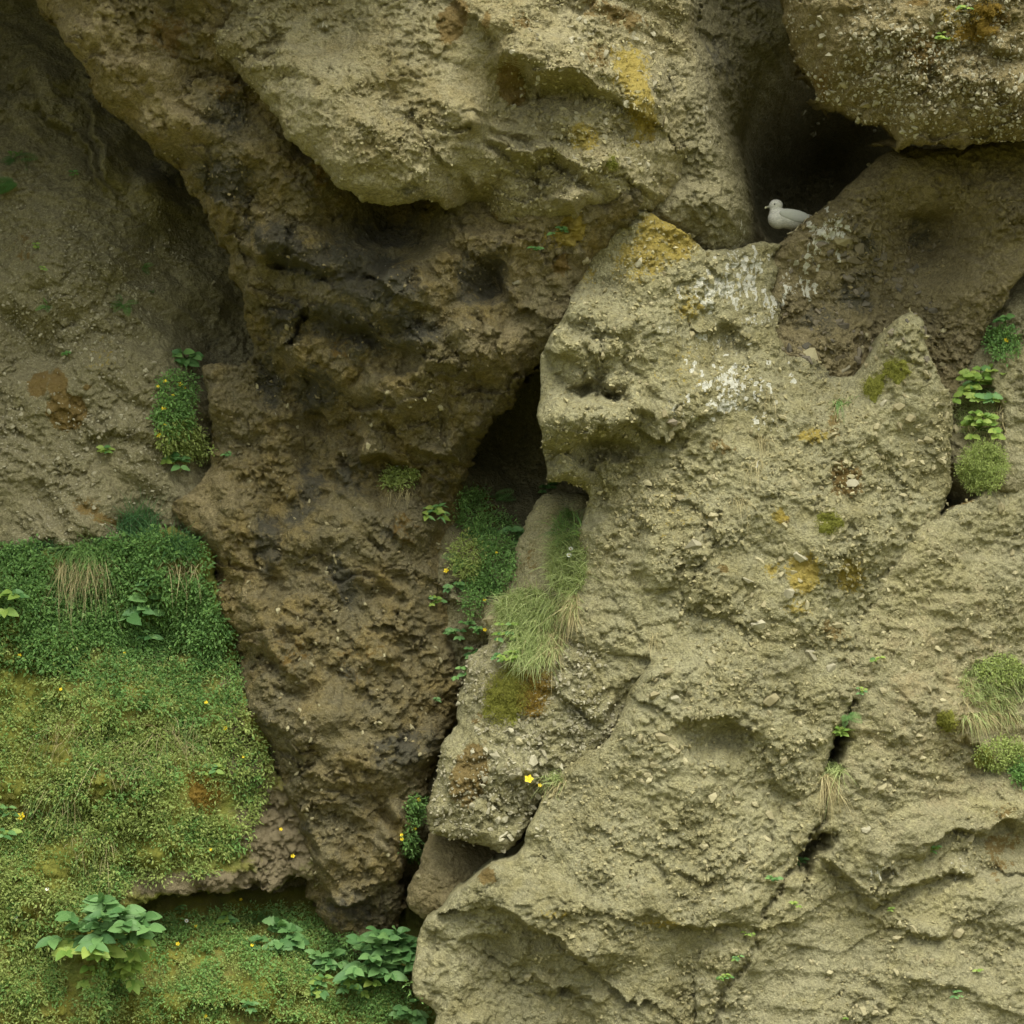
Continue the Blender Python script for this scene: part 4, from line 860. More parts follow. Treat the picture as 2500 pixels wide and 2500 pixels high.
def scatter_leaves(name, px, py, rng, per, llen, mat, lift=0.02, spread=0.03, wide=0.5, upness=0.8, tintbias=0.0):
    """sprigs of small leaves at surface points"""
    P, n, l = surf_many(px, py)
    m = len(px)
    n = n * 0.6 + np.array([0, -0.5, 0.35])
    n /= np.linalg.norm(n, axis=1, keepdims=True)
    C = P + n * rng.uniform(0.2, 1.0, (m, 1)) * lift
    C = np.repeat(C, per, 0); nn_ = np.repeat(n, per, 0)
    k = len(C)
    R = rng.normal(0, 1, (k, 3))
    D = nn_ * 0.45 + UP * 0.12 * upness + R * 0.7
    C = C + R * spread * rng.uniform(0.2, 0.7, (k, 1)) + nn_ * rng.uniform(0, spread, (k, 1))
    face = nn_ * 0.8 + UP * upness * 0.8 + rng.normal(0, 0.35, (k, 3))
    L = llen * rng.uniform(0.6, 1.35, k)
    t = np.clip(np.repeat(rng.random(m), per) * 0.6 + rng.random(k) * 0.4 + tintbias, 0, 1)
    return leaves_mesh(name, C, D, face, L, L * wide * rng.uniform(0.8, 1.2, k), M[mat], t)

def ellipse_points(rng, n, px, py, rx, ry, ang=0):
    r = np.sqrt(rng.random(n)) ; t = rng.random(n) * 6.283
    a = math.radians(ang)
    u, v = r * np.cos(t) * rx, r * np.sin(t) * ry
    return px + u * math.cos(a) - v * math.sin(a), py + u * math.sin(a) + v * math.cos(a)

def poly_points(rng, n, poly):
    p = np.array(poly, float)
    x = rng.uniform(p[:, 0].min(), p[:, 0].max(), n * 3)
    y = rng.uniform(p[:, 1].min(), p[:, 1].max(), n * 3)
    d = polyline_distance(poly, x.astype(np.float32), y.astype(np.float32), True)
    k = d > 0
    return x[k][:n], y[k][:n]

def patch_density(px, py, field, bias, noise_amt, rng):
    ix = np.clip(((px - 1250) / PXM - gx[0]) / STEP, 0, NG - 1).astype(int)
    iz = np.clip((4 - (py - 1250) / PXM - gz[0]) / STEP, 0, NG - 1).astype(int)
    return field[iz, ix] + rng.normal(0, noise_amt, len(px)) > bias

rng = np.random.default_rng(5)
n_patch = fnoise(77, 0.1, 0.8, 1.6)
UPPER = [(-20, 1335), (120, 1325), (220, 1335), (300, 1310), (400, 1300), (500, 1340), (525, 1440), (565, 1560), (605, 1720), (620, 1800), (480, 1800), (350, 1740), (220, 1690), (90, 1640), (-20, 1640)]
LOWER = [(-20, 1500), (120, 1540), (300, 1580), (575, 1620), (630, 1790), (665, 1880), (650, 1960), (600, 2080), (520, 2140), (350, 2160), (240, 2230), (150, 2320), (170, 2500), (-20, 2500)]
FOOT = [(290, 2235), (450, 2235), (740, 2210), (830, 2290), (960, 2300), (1020, 2420), (1060, 2500), (170, 2500), (250, 2350)]

def cover(name, label, poly, n, per, llen, mat, bias, wide, lift, seed, tb=0.0, fade=None):
    r = np.random.default_rng(seed)
    px, py = poly_points(r, n, poly)
    k = patch_density(px, py, np.roll(n_patch, seed * 91, 0), bias, 0.45, r)
    if fade:                                        # thins out between the two heights
        k &= r.random(len(py)) > np.clip((py - fade[0]) / (fade[1] - fade[0]), 0, 1) ** (1 if fade[1] > fade[0] else 1)
    k &= (polyline_distance(poly, px.astype(np.float32), py.astype(np.float32), True) + r.normal(0, 12, len(px))) > 0
    o = link(name, scatter_leaves(name, px[k], py[k], r, per, llen, mat, lift, llen * 1.1, wide, tintbias=tb))
    tag(o, label, 'ground cover', kind='stuff')

cover('ground_cover', 'dense dark green herbs covering the top of the bank', UPPER, 9500, 5, 0.032, 'cover', -1.1, 0.55, 0.05, 1, 0.05, (1540, 1790))
cover('ground_cover', 'pale green low herbs speckling the mossy lower bank', LOWER, 10500, 5, 0.029, 'coverlight', -0.6, 0.5, 0.03, 2, 0.0, (1700, 1490))
cover('ground_cover', 'dark green herbs mixed through the lower bank', LOWER, 4600, 5, 0.029, 'cover', 0.1, 0.5, 0.03, 3, 0.3)
cover('ground_cover', 'mixed low herbs at the foot of the bank below the ledge', FOOT, 4200, 5, 0.028, 'cover', -0.2, 0.55, 0.03, 4, 0.35)
cover('ground_cover', 'yellow-green herbs at the foot of the bank', FOOT, 4200, 5, 0.024, 'coverlight', -0.3, 0.5, 0.03, 5)

def blades(P, D0, L, droop, width, mat, tint, name='blades', rng=rng, segs=4):
    n = len(P)
    D0 = D0 / np.linalg.norm(D0, axis=1, keepdims=True)
    S = np.cross(D0, rng.normal(0, 1, (n, 3))); S /= np.linalg.norm(S, axis=1, keepdims=True)
    bend = rng.normal(0, 0.22, (n, 3))
    rows = []
    for i in range(segs + 1):
        t = i / segs
        c = P + D0 * (L * t)[:, None] + bend * (L * t * t)[:, None] + np.array([0, 0, -1.0]) * (L * droop * t * t)[:, None]
        w = width * (1 - t ** 1.5) * 0.5 + 0.0003
        rows += [c - S * w[:, None], c + S * w[:, None]]
    V = np.stack(rows, 1)
    f = np.array([[2 * i, 2 * i + 1, 2 * i + 3, 2 * i + 2] for i in range(segs)])
    F = (np.arange(n)[:, None, None] * (2 * segs + 2) + f[None]).reshape(-1, 4)
    return mesh_from_arrays(name, V.reshape(-1, 3), F, M[mat], True, [('tint', 'FLOAT', np.repeat(tint, 2 * segs + 2))])

def grass_tuft(label, px, py, rx, ry, n, length, droop=0.6, mat='grass', straw=0, strawlen=None, lean=(0, 0), up=0.7, group=None, cat='grass', name='grass_tuft', strawdroop=1.3, strawoff=(0, 0), width=0.006):
    r = np.random.default_rng(int(px * 7 + py))
    B, nb, _ = surf(px, py)
    root = link(name, None, loc=B)
    tag(root, label, cat, group)
    def build(cnt, x, y, ln, dr, m, nm, upk):
        qx, qy = ellipse_points(r, cnt, x, y, rx, ry)
        P, nr, _ = surf_many(qx, qy)
        far = P[:, 1] > B[1] + 0.35
        P[far, 1] = B[1]
        D = nr * 0.5 + np.array([0, -0.35, 0]) + UP * upk + r.normal(0, 0.42, (cnt, 3)) + np.array([lean[0], 0, lean[1]])
        L = ln * r.uniform(0.3, 1.25, cnt)
        me = blades(P - np.array(B) - nr * 0.01, D, L, dr * r.uniform(0.6, 1.3, cnt), width * r.uniform(0.7, 1.3, cnt), m, r.random(cnt), nm, r)
        tag(link(nm, me, root), kind='stuff')
    if n: build(n, px, py, length, droop, mat, 'blades', up)
    if straw: build(straw, px + strawoff[0], py + strawoff[1], strawlen or length, strawdroop, 'straw', 'straw', up * 0.3)
    return root

def leaf_proto(name, mat, wide=0.5, lobes=0, droop=0.15, fold=0.2, seed=0):
    """broad leaf of unit length along +y, upper side +z"""
    rnd = random.Random(seed)
    st = 6 if not lobes else 9
    V, F = [], []
    for i in range(st + 1):
        t = i / st
        w = wide * 0.5 * (math.sin(math.pi * min(1, t ** 0.8)) ** 0.75) * (1 - 0.15 * t) if 0 < t < 1 else 0.004
        if lobes and 0 < t < 1: w *= (1.0 if i % 2 else 0.68)
        z = -droop * t * t
        V += [(-w, t - (0.05 if lobes and i % 2 else 0), z + w * fold + rnd.uniform(-.012, .012)), (0, t, z), (w, t - (0.05 if lobes and i % 2 else 0), z + w * fold + rnd.uniform(-.012, .012))]
    for i in range(st):
        a = 3 * i
        F += [(a, a + 1, a + 4, a + 3), (a + 1, a + 2, a + 5, a + 4)]
    return mesh_from_arrays(name, np.array(V), np.array(F), M[mat], True)

def frond_proto(name, mat, seed):
    rnd = random.Random(seed)
    P, D, Nn, L, W = [], [], [], [], []
    k = 13
    for i in range(k):
        t = 0.12 + 0.85 * i / (k - 1)
        ln = 0.30 * math.sin(math.pi * (0.18 + 0.80 * t)) ** 0.8 + 0.02
        z = -0.35 * t * t
        for s in (-1, 1):
            P.append((0, t, z)); D.append((s * 1.0, 0.42, -0.15)); Nn.append((0, 0.1, 1)); L.append(ln); W.append(0.05)
        P.append((0, t - 0.08, z + 0.04 * t)); D.append((0, 1, -0.5 * t)); Nn.append((0, 0.1, 1)); L.append(0.1); W.append(0.014)
    a = [np.array(v, float) for v in (P, D, Nn, L, W)]
    return leaves_mesh(name, *a, M[mat], np.full(len(P), 0.5), 0.1, 0.05)

PROTO = {
    'broad': [leaf_proto('leaf', 'leaf', 0.55, 0, 0.2, 0.25, i) for i in range(3)],
    'young': [leaf_proto('leaf', 'youngleaf', 0.6, 0, 0.2, 0.25, 10 + i) for i in range(3)],
    'lobed': [leaf_proto('leaf', 'leaf', 0.75, 1, 0.2, 0.2, 20 + i) for i in range(3)],
    'ylobed': [leaf_proto('leaf', 'youngleaf', 0.8, 1, 0.2, 0.2, 30 + i) for i in range(3)],
    'narrow': [leaf_proto('leaf', 'leaf', 0.26, 0, 0.3, 0.2, 40 + i) for i in range(3)],
    'small': [leaf_proto('leaf', 'fern', 0.6, 0, 0.2, 0.2, 50 + i) for i in range(3)],
    'frond': [frond_proto('frond', 'fern', i) for i in range(2)],
}

def orient(d, face):
    d = d.normalized()
    s = d.cross(face)
    if s.length < 1e-4: s = Vector((1, 0, 0))
    s.normalize()
    n = s.cross(d)
    return Matrix((s, d, n)).transposed().to_4x4()

def tube(bm, pts, r0, r1, sides=5):
    rings = []
    for i, p in enumerate(pts):
        d = (pts[min(i + 1, len(pts) - 1)] - pts[max(i - 1, 0)]).normalized()
        a = d.orthogonal().normalized(); b = d.cross(a)
        r = r0 + (r1 - r0) * i / (len(pts) - 1)
        rings.append([bm.verts.new(p + (a * math.cos(6.2832 * k / sides) + b * math.sin(6.2832 * k / sides)) * r) for k in range(sides)])
    for A, B in zip(rings, rings[1:]):
        for k in range(sides):
            bm.faces.new((A[k], A[(k + 1) % sides], B[(k + 1) % sides], B[k]))

def bm_object(name, bm, mat, parent=None):
    me = bpy.data.meshes.new(name)
    bm.to_mesh(me); bm.free()
    for p in me.polygons: p.use_smooth = True
    me.materials.append(mat)
    return link(name, me, parent)

def leafy_plant(label, px, py, stalks, reach, leaf, kinds=('broad',), per=3, name='leafy_plant', cat='plant', up=0.6, spread=0.75, group=None, lower=None, part='leaf', seed=None):
    """stalks from one root, each carrying a few leaves; every leaf is a part"""
    rnd = random.Random(seed if seed is not None else int(px * 13 + py))
    B, n, _ = surf(px, py)
    root = link(name, None, loc=B)
    tag(root, label, cat, group)
    bm = bmesh.new()
    for i in range(stalks):
        a = rnd.uniform(-1, 1); b = rnd.uniform(-0.7, 1)
        d = (Vector((a * spread, -0.55 - 0.35 * rnd.random(), b * spread * 0.8 + up * 0.5))).normalized()
        L = reach * rnd.uniform(0.45, 1.05)
        pts = [d * L * t + Vector((0, 0, -0.22 * L * t * t)) for t in (0, 0.35, 0.7, 1.0)]
        tube(bm, pts, 0.0035 + reach * 0.008, 0.002)
        tip = pts[-1]; td = (pts[-1] - pts[-2]).normalized()
        side = td.cross(Vector((0, 0, 1)))
        side = side.normalized() if side.length > 0.05 else Vector((1, 0, 0))
        for k in range(per):
            if part == 'frond':
                ld = td + side * rnd.uniform(-.35, .35)
            else:
                ang = (k - (per - 1) / 2) / max(1, per - 1) * 2.3
                ld = td * math.cos(ang) + side * math.sin(ang) + Vector((0, -0.1, -0.12))
            face = Vector((0, -0.8, 0.6)) + Vector((rnd.gauss(0, .18), rnd.gauss(0, .18), rnd.gauss(0, .18)))
            kd = rnd.choice(kinds)
            if lower and tip.z < lower[1]: kd = lower[0]
            o = link(part, rnd.choice(PROTO[kd]), root)
            s = leaf * rnd.uniform(0.65, 1.15)
            base = tip if part != 'frond' else pts[0]
            o.matrix_local = Matrix.Translation(base - td * (0.12 * L * (k % 2) if part != 'frond' else 0)) @ orient(ld, face) @ Matrix.Diagonal((s, s, s, 1))
    if part != 'frond':
        bm_object('stem', bm, M['stem'], root)
    else:
        bm.free()
    return root

def fern(label, px, py, n, length, group=None, up=0.5, spread=0.95):
    return leafy_plant(label, px, py, n, length, length, ('frond',), 1, 'fern', 'fern', up, spread, group, part='frond')

def herb_clump(label, px, py, rx, ry, n, per, llen, mat='cover', ang=0, flowers=(), name='herb_clump', cat='plant', wide=0.5, lift=0.05, tb=0.1):
    """low plant whose many tiny leaves read as one mass, with its own flowers"""
    r = np.random.default_rng(int(px * 3 + py * 5))
    B, nb, _ = surf(px, py)
    root = link(name, None, loc=B)
    tag(root, label, cat)
    x, y = ellipse_points(r, n, px, py, rx, ry, ang)
    me = scatter_leaves('foliage', x, y, r, per, llen, mat, lift, llen * 1.3, wide, tintbias=tb)
    o = tag(link('foliage', me, root), kind='stuff')
    o.location = -B
    for fx, fy, sz, colr in flowers:
        flower_head(root, fx, fy, sz, colr, B)
    return root

FLOWERS = {}
def flower_mesh(col, petals):
    bm = bmesh.new()
    for i in range(petals):
        a = 6.2832 * i / petals
        d = Vector((math.cos(a), math.sin(a), 0)); s = Vector((-d.y, d.x, 0))
        w = 3.4 / petals
        v = [bm.verts.new(d * 0.12), bm.verts.new(d * 0.6 + s * w * 0.55 + Vector((0, 0, .12))), bm.verts.new(d * 1.0 + Vector((0, 0, .28))), bm.verts.new(d * 0.6 - s * w * 0.55 + Vector((0, 0, .12)))]
        bm.faces.new(v)
    me = bpy.data.meshes.new('petals'); bm.to_mesh(me); bm.free(); me.materials.append(M[col])
    bm = bmesh.new()
    bmesh.ops.create_icosphere(bm, subdivisions=1, radius=0.3)
    for v in bm.verts: v.co.z = v.co.z * 0.6 + 0.1
    c = bpy.data.meshes.new('flower_centre'); bm.to_mesh(c); bm.free(); c.materials.append(M['orange' if col == 'white' else col])
    return me, c
FLOWERS['yellow'] = flower_mesh('yellow', 5)
FLOWERS['white'] = flower_mesh('white', 11)

def flower_head(parent, px, py, sz, col, B, top=False):
    P, n, _ = surf(px, py)
    r = sz / PXM / 2
    out = Vector((random.gauss(0, .2), -0.8, 0.5)).normalized()
    pos = P + Vector((0, -0.06, 0.02)) - B
    f = link('flower' if not top else 'petals', FLOWERS[col][0], parent)
    f.location = pos
    f.rotation_euler = out.to_track_quat('Z', 'Y').to_euler()
    f.scale = (r, r, r)
    c = link('flower_centre', FLOWERS[col][1], f if not top else parent)
    if top:
        c.location = pos; c.rotation_euler = f.rotation_euler; c.scale = f.scale
    return pos

def flower(label, px, py, sz=16, col='yellow', group=None, cat='flower'):
    P, n, _ = surf(px, py)
    root = link('wild_flower', None, loc=P)
    tag(root, label, cat, group)
    pos = flower_head(root, px, py, sz, col, P, True)
    bm = bmesh.new()
    tube(bm, [Vector((0.004, 0.02, -0.06)), Vector((0.006, -0.025, -0.04)), pos - Vector((0, -0.004, 0.004))], 0.0022, 0.0016, 4)
    bm_object('stem', bm, M['stem'], root)
    return root

def moss_patch(label, px, py, rx, ry, ang=0, mat='moss', thick=0.035, fuzz=500, tb=0.0):
    """low cushion that follows the rock, with tiny tips standing on it"""
    r = np.random.default_rng(int(px + py))
    B, nb, _ = surf(px, py)
    root = link('moss_patch', None, loc=B)
    tag(root, label, 'moss')
    R = max(rx, ry) * 1.15
    st = max(2.5, R / 26)
    xs = np.arange(px - R, px + R, st); ys = np.arange(py - R, py + R, st)
    QX, QY = np.meshgrid(xs, ys)
    a = math.radians(ang)
    u = ((QX - px) * math.cos(a) + (QY - py) * math.sin(a)) / rx
    v = (-(QX - px) * math.sin(a) + (QY - py) * math.cos(a)) / ry
    th = np.arctan2(v, u)
    rag = 1 + 0.16 * np.sin(3 * th + px) + 0.12 * np.sin(5 * th + py) + 0.08 * np.sin(9 * th)
    rr = np.sqrt(u * u + v * v) / rag
    P, n, l = surf_many(QX.ravel(), QY.ravel())
    hgt = thick * np.sqrt(np.clip(1 - rr.ravel() ** 2, 0, 1)) * (0.8 + 0.35 * r.random(QX.size)) - 0.012
    P = P + (n * 0.5 + np.array([0, -0.6, 0.2])) * hgt[:, None] - np.array(B)
    keep = (rr < 1.02) & (np.abs(P[:, 1].reshape(QX.shape)) < 0.35)
    ids = np.arange(QX.size).reshape(QX.shape)
    q = keep[:-1, :-1] & keep[1:, :-1] & keep[:-1, 1:] & keep[1:, 1:]
    F = np.stack([ids[1:, :-1][q], ids[1:, 1:][q], ids[:-1, 1:][q], ids[:-1, :-1][q]], 1)
    used = np.zeros(QX.size, bool); used[F.ravel()] = True
    rm = np.cumsum(used) - 1
    tag(link('cushion', mesh_from_arrays('cushion', P[used], rm[F], M[mat], True, [('tint', 'FLOAT', np.clip(r.random(used.sum()) * 0.7 + tb, 0, 1))]), root), kind='stuff')
    if fuzz:
        sx, sy = ellipse_points(r, fuzz, px + r.normal(0, rx * 0.12, fuzz), py + r.normal(0, ry * 0.12, fuzz), rx * 1.0, ry * 1.0, ang)
        o = link('moss_tips', scatter_leaves('moss_tips', sx, sy, r, 3, 0.011, mat, thick * 1.1, 0.012, 0.45, tintbias=0.15 + tb), root)
        tag(o, kind='stuff')
        o.location = -B
    return root

# ---- left wall
fern('dark green fern at the left picture edge, upper of two', 35, 385, 7, 0.20)
fern('dark green fern at the left picture edge, lower of two', 40, 445, 8, 0.20)
fern('dark green fern alone on the gravelly left wall', 300, 742, 8, 0.17)
fern('small fern sprig left of the larger wall fern', 112, 745, 5, 0.09)
fern('small fern sprig in the dark recess above the wall fern', 348, 650, 4, 0.10)
fern('small fern sprig just right of the wall fern', 375, 712, 4, 0.08)
leafy_plant('tiny green sprig high on the dark left wall', 178, 425, 3, 0.05, 0.04, ('small',), 2)
leafy_plant('tiny green sprig below the edge ferns', 85, 600, 3, 0.05, 0.04, ('young',), 2)
leafy_plant('tiny yellow-green sprig on the wall gravel', 105, 655, 3, 0.05, 0.035, ('young',), 2)
leafy_plant('small green sprig near the rust stains on the left wall', 165, 862, 4, 0.06, 0.04, ('small',), 2)
leafy_plant('small bright sprig under the curved crack of the left wall', 257, 1102, 5, 0.09, 0.07, ('broad', 'young'), 2)
leafy_plant('dark leafy plant in the recess above the flowering strip', 452, 878, 7, 0.16, 0.11, ('small', 'broad'), 3)
herb_clump('yellow flowered herb at the top of the hanging strip', 432, 960, 48, 45, 260, 5, 0.028, 'cover', 0, [(405, 938, 12, 'yellow'), (442, 945, 16, 'yellow'), (451, 955, 14, 'yellow'), (388, 950, 9, 'yellow'), (424, 972, 9, 'yellow')])
herb_clump('drooping green herb in the middle of the hanging strip', 422, 1025, 44, 45, 260, 5, 0.03, 'cover', 0, [(402, 1004, 14, 'yellow'), (405, 1044, 10, 'yellow'), (432, 1043, 12, 'yellow')])
herb_clump('bright green herb low in the hanging strip', 440, 1080, 55, 50, 280, 5, 0.03, 'coverlight', 0, [(391, 1070, 16, 'yellow')])
leafy_plant('broad leaved rosette at the bottom of the hanging strip', 425, 1130, 9, 0.13, 0.10, ('young', 'broad'), 2)
herb_clump('trailing green herb right of the strip rosette', 485, 1105, 45, 26, 110, 4, 0.025, 'coverlight')
leafy_plant('small green tuft on the brown ledge right of the strip', 552, 1108, 4, 0.05, 0.045, ('broad',), 2)

# ---- top of the bank
grass_tuft('upright blue-green grass tuft on the highest point of the bank', 335, 1300, 50, 30, 420, 0.30, 0.25, 'deepgrass', up=1.3)
grass_tuft('green grass tuft with a long straw skirt hanging down the bank', 210, 1345, 62, 14, 520, 0.24, 0.85, 'grass', 330, 0.26, up=0.6, strawoff=(-8, 26), strawdroop=1.3, width=0.004)
grass_tuft('green grass tuft against the dark rock at the bank corner', 438, 1340, 46, 28, 380, 0.24, 0.45, 'deepgrass', 90, 0.16, up=0.9, strawoff=(10, 40))
grass_tuft('thin grass fringe along the left top edge of the bank', 95, 1345, 90, 14, 300, 0.14, 0.4, 'deepgrass', up=0.9)
grass_tuft('thin grass fringe between the two tall tufts', 275, 1345, 45, 14, 220, 0.16, 0.5, 'deepgrass', up=0.9)
leafy_plant('dock plant with broad leaves at the left edge of the bank', 15, 1470, 9, 0.22, 0.12, ('broad', 'young'), 3)
leafy_plant('large leaved dock in the middle of the dark herbs', 350, 1490, 6, 0.20, 0.17, ('broad',), 2)
leafy_plant('round leaved plant below the large dock', 355, 1560, 5, 0.14, 0.085, ('broad',), 2)
leafy_plant('long leaved plant under the straw skirt', 360, 1430, 5, 0.14, 0.10, ('narrow', 'broad'), 2)
leafy_plant('round leaved plant near the right edge of the bank', 515, 1880, 6, 0.15, 0.075, ('broad', 'young'), 2)
leafy_plant('round leaved plant at the left edge of the lower bank', 20, 2040, 6, 0.16, 0.085, ('broad', 'young'), 2)
leafy_plant('leafy stems on the left edge below the straw skirt', 10, 1980, 5, 0.12, 0.08, ('broad',), 2)
for gi, (px, py, n, L, lb) in enumerate([(150, 1790, 90, 0.22, 'sparse dry grass on the yellow moss at left'), (300, 1850, 120, 0.24, 'sparse dry grass in the middle of the bank'), (440, 1790, 130, 0.26, 'pale grass lying along the right side of the bank'), (380, 1640, 100, 0.22, 'faded grass just below the dark herbs'),
        (130, 1950, 90, 0.2, 'brown grass strands on the lower left bank'), (230, 2060, 90, 0.18, 'brown grass strands above the ledge')]):
    grass_tuft(lb, px, py, 70, 50, n, L, 0.9, 'grass', int(n * 0.9), L, up=0.35, strawdroop=0.8, width=0.0035)
for px, py, rx, ry, lb in [(45, 1720, 80, 120, 'yellow-green moss sheet at the left edge of the bank'), (60, 1870, 90, 70, 'olive moss sheet low on the left bank'), (360, 2080, 130, 40, 'olive moss along the lip of the ledge'), (160, 2110, 90, 60, 'olive-yellow moss below the dry grass'), (500, 1930, 40, 60, 'dark rust moss by the rock edge'), (380, 2460, 90, 50, 'olive moss cushion at the bottom edge'), (620, 2420, 90, 36, 'mossy hummock under the foot herbs')]:
    moss_patch(lb, px, py, rx, ry, 0, 'rustmoss' if 'rust' in lb else 'moss', 0.05, 700)

# ---- flowers on the bank
for px, py, sz, col, lb in [(475, 1467, 15, 'yellow', 'yellow flower high on the right edge of the dark herbs'), (51, 1606, 15, 'yellow', 'yellow flower at left just below the dark herbs'), (306, 1600, 10, 'yellow', 'small yellow flower in the middle below the dark herbs'), (151, 1688, 12, 'yellow', 'yellow flower on the yellow moss at left'),
        (505, 1720, 13, 'yellow', 'yellow flower at the right above another one'), (552, 1783, 16, 'yellow', 'yellow flower beside the dark rock edge'), (54, 1998, 28, 'yellow', 'largest yellow flower, low at the left edge of the bank'), (596, 1852, 11, 'yellow', 'small yellow flower near the round leaved plant'), (516, 2079, 11, 'yellow', 'small yellow flower above the ledge lip'),
        (687, 2029, 12, 'yellow', 'upper yellow flower on the gravel right of the bank'), (716, 2094, 15, 'yellow', 'lower yellow flower on the gravel right of the bank'), (480, 2265, 10, 'yellow', 'yellow flower beside the white one under the ledge'), (590, 2200, 12, 'yellow', 'yellow flower in the shade of the ledge'), (436, 2308, 14, 'yellow', 'yellow flower right of the big leafy plant'),
        (617, 2311, 12, 'yellow', 'yellow bud below the ledge by the leafy shoots'), (503, 2484, 14, 'yellow', 'yellow flower at the bottom picture edge'), (118, 2175, 12, 'white', 'white flower left of the big leafy plant, upper one'), (42, 2244, 12, 'white', 'white flower left of the big leafy plant, lower one'), (457, 2252, 14, 'white', 'white flower under the ledge')]:
    flower(lb, px, py, sz * 0.85, col)

# ---- foot of the bank
leafy_plant('big leafy plant with dark upper and yellow-green lower leaves', 270, 2290, 44, 0.54, 0.155, ('broad',), 5, up=0.75, spread=0.95, lower=('young', 0.02))
leafy_plant('yellow-green lower shoots of leaves under the big leafy plant', 278, 2350, 24, 0.30, 0.115, ('young',), 5, up=-0.3, spread=0.8)
fern('row of fern fronds under the right end of the ledge', 625, 2245, 13, 0.24, up=0.5)
fern('dark fern tucked in the corner where ledge meets rock', 705, 2260, 11, 0.22, up=0.4)
leafy_plant('three-leaved shoots left of the ferns under the ledge', 545, 2240, 6, 0.14, 0.08, ('broad', 'young'), 3)
leafy_plant('lobed leafy shoots below the ferns', 690, 2290, 12, 0.24, 0.13, ('lobed',), 3)
leafy_plant('pale lobed shoots right of the leafy shoots', 650, 2300, 5, 0.15, 0.10, ('broad', 'lobed'), 3)
leafy_plant('bright leafy shoot at the foot of the dark rock, upper one', 800, 2350, 9, 0.19, 0.11, ('broad',), 4)
leafy_plant('fresh green shoots at the left foot of the tall leafy plant', 880, 2400, 12, 0.24, 0.10, ('broad', 'young'), 4)
leafy_plant('yellow-green leafy shoot at the foot of the dark rock, lower one', 795, 2405, 8, 0.15, 0.10, ('young', 'broad'), 4)
leafy_plant('tall leafy plant standing against the pale rock nose', 945, 2360, 50, 0.52, 0.145, ('broad',), 4, up=1.15, spread=0.75)
leafy_plant('leafy plant at the bottom edge beside the pale rock', 1010, 2470, 10, 0.20, 0.10, ('broad', 'lobed'), 4)
herb_clump('dark small leaved herb at the bottom of the crevice', 920, 2440, 80, 60, 350, 5, 0.025, 'cover')
herb_clump('green herb bed beside the tall leafy plant', 840, 2320, 60, 40, 220, 5, 0.022, 'cover')
leafy_plant('bluish rosette at the bottom of the bank', 612, 2455, 6, 0.09, 0.06, ('broad',), 3)
leafy_plant('two withered seed heads under the ledge', 440, 2235, 4, 0.22, 0.05, ('narrow',), 2, up=1.6, spread=0.25)

# ---- gully in the middle
herb_clump('flowering clump with dry roots on the dark rock', 978, 1172, 45, 24, 190, 5, 0.028, 'coverlight', -10, [(970, 1143, 9, 'white'), (985, 1142, 8, 'white')])
grass_tuft('dry brown roots hanging under the flowering clump', 980, 1195, 36, 10, 0, 0.12, 0.5, 'grass', 70, 0.14, strawdroop=1.4, width=0.004)
leafy_plant('narrow leaved clump right of the flowering one', 1056, 1250, 11, 0.12, 0.08, ('narrow', 'young'), 3)
fern('fern at the upper left of the dark gully', 1128, 1225, 7, 0.15)
fern('fern in the shade at the back of the gully', 1205, 1215, 7, 0.16)
fern('fern hanging at the left middle of the gully', 1140, 1300, 8, 0.15)
fern('fern in the centre of the gully', 1185, 1290, 8, 0.16)
fern('fern at the left foot of the gully', 1130, 1365, 8, 0.15)
fern('small fern deep in the gully', 1230, 1270, 6, 0.12)
leafy_plant('lobed leafy herb against the grey slab', 1255, 1310, 16, 0.2, 0.085, ('lobed', 'broad'), 3)
herb_clump('dense green herb bed at the foot of the gully', 1215, 1395, 50, 70, 420, 5, 0.026, 'cover', 10, [(1212, 1355, 8, 'yellow')])
herb_clump('dark green herbs trailing along the left of the slab', 1165, 1450, 30, 60, 220, 5, 0.024, 'cover', 15)
herb_clump('ferny green growth at the upper left of the gully', 1150, 1250, 46, 55, 240, 5, 0.034, 'cover', 0, [], wide=0.3, tb=0.2)
herb_clump('ferny green growth in the heart of the gully', 1205, 1310, 55, 50, 260, 5, 0.034, 'cover', 0, [], wide=0.3, tb=0.2)
herb_clump('pale green growth hanging at the left foot of the gully', 1140, 1370, 40, 50, 200, 5, 0.034, 'coverlight', 0, [], wide=0.3)
leafy_plant('small herb at the mouth of the black hole', 1338, 1188, 7, 0.11, 0.06, ('small', 'broad'), 3)
leafy_plant('leafy stem with a yellow flower on the dark rock', 1108, 1425, 7, 0.13, 0.06, ('broad',), 4)
flower('yellow flower at the top of the leafy stem on dark rock', 1090, 1399, 16)
leafy_plant('small green shoot below the yellow flowered stem', 1066, 1470, 6, 0.09, 0.055, ('broad', 'young'), 3)
leafy_plant('small shoot low on the dark rock by the gully', 1110, 1545, 6, 0.10, 0.065, ('broad',), 3)
leafy_plant('heart-leaved trailer left of the pink stone', 1150, 1530, 7, 0.12, 0.06, ('broad', 'small'), 3)
leafy_plant('trailing leaves down the edge of the wedge rock, upper', 1158, 1590, 7, 0.12, 0.06, ('small', 'broad'), 3)
leafy_plant('trailing leaves down the edge of the wedge rock, lower', 1135, 1645, 6, 0.10, 0.055, ('small',), 3)
flower('small yellow flower above the pink stone', 1183, 1470, 10)
flower('small yellow flower beneath the pink stone', 1184, 1543, 12)
leafy_plant('tiny sprig on the dark rock near the wedge rock', 1065, 1705, 3, 0.05, 0.04, ('broad',), 2)
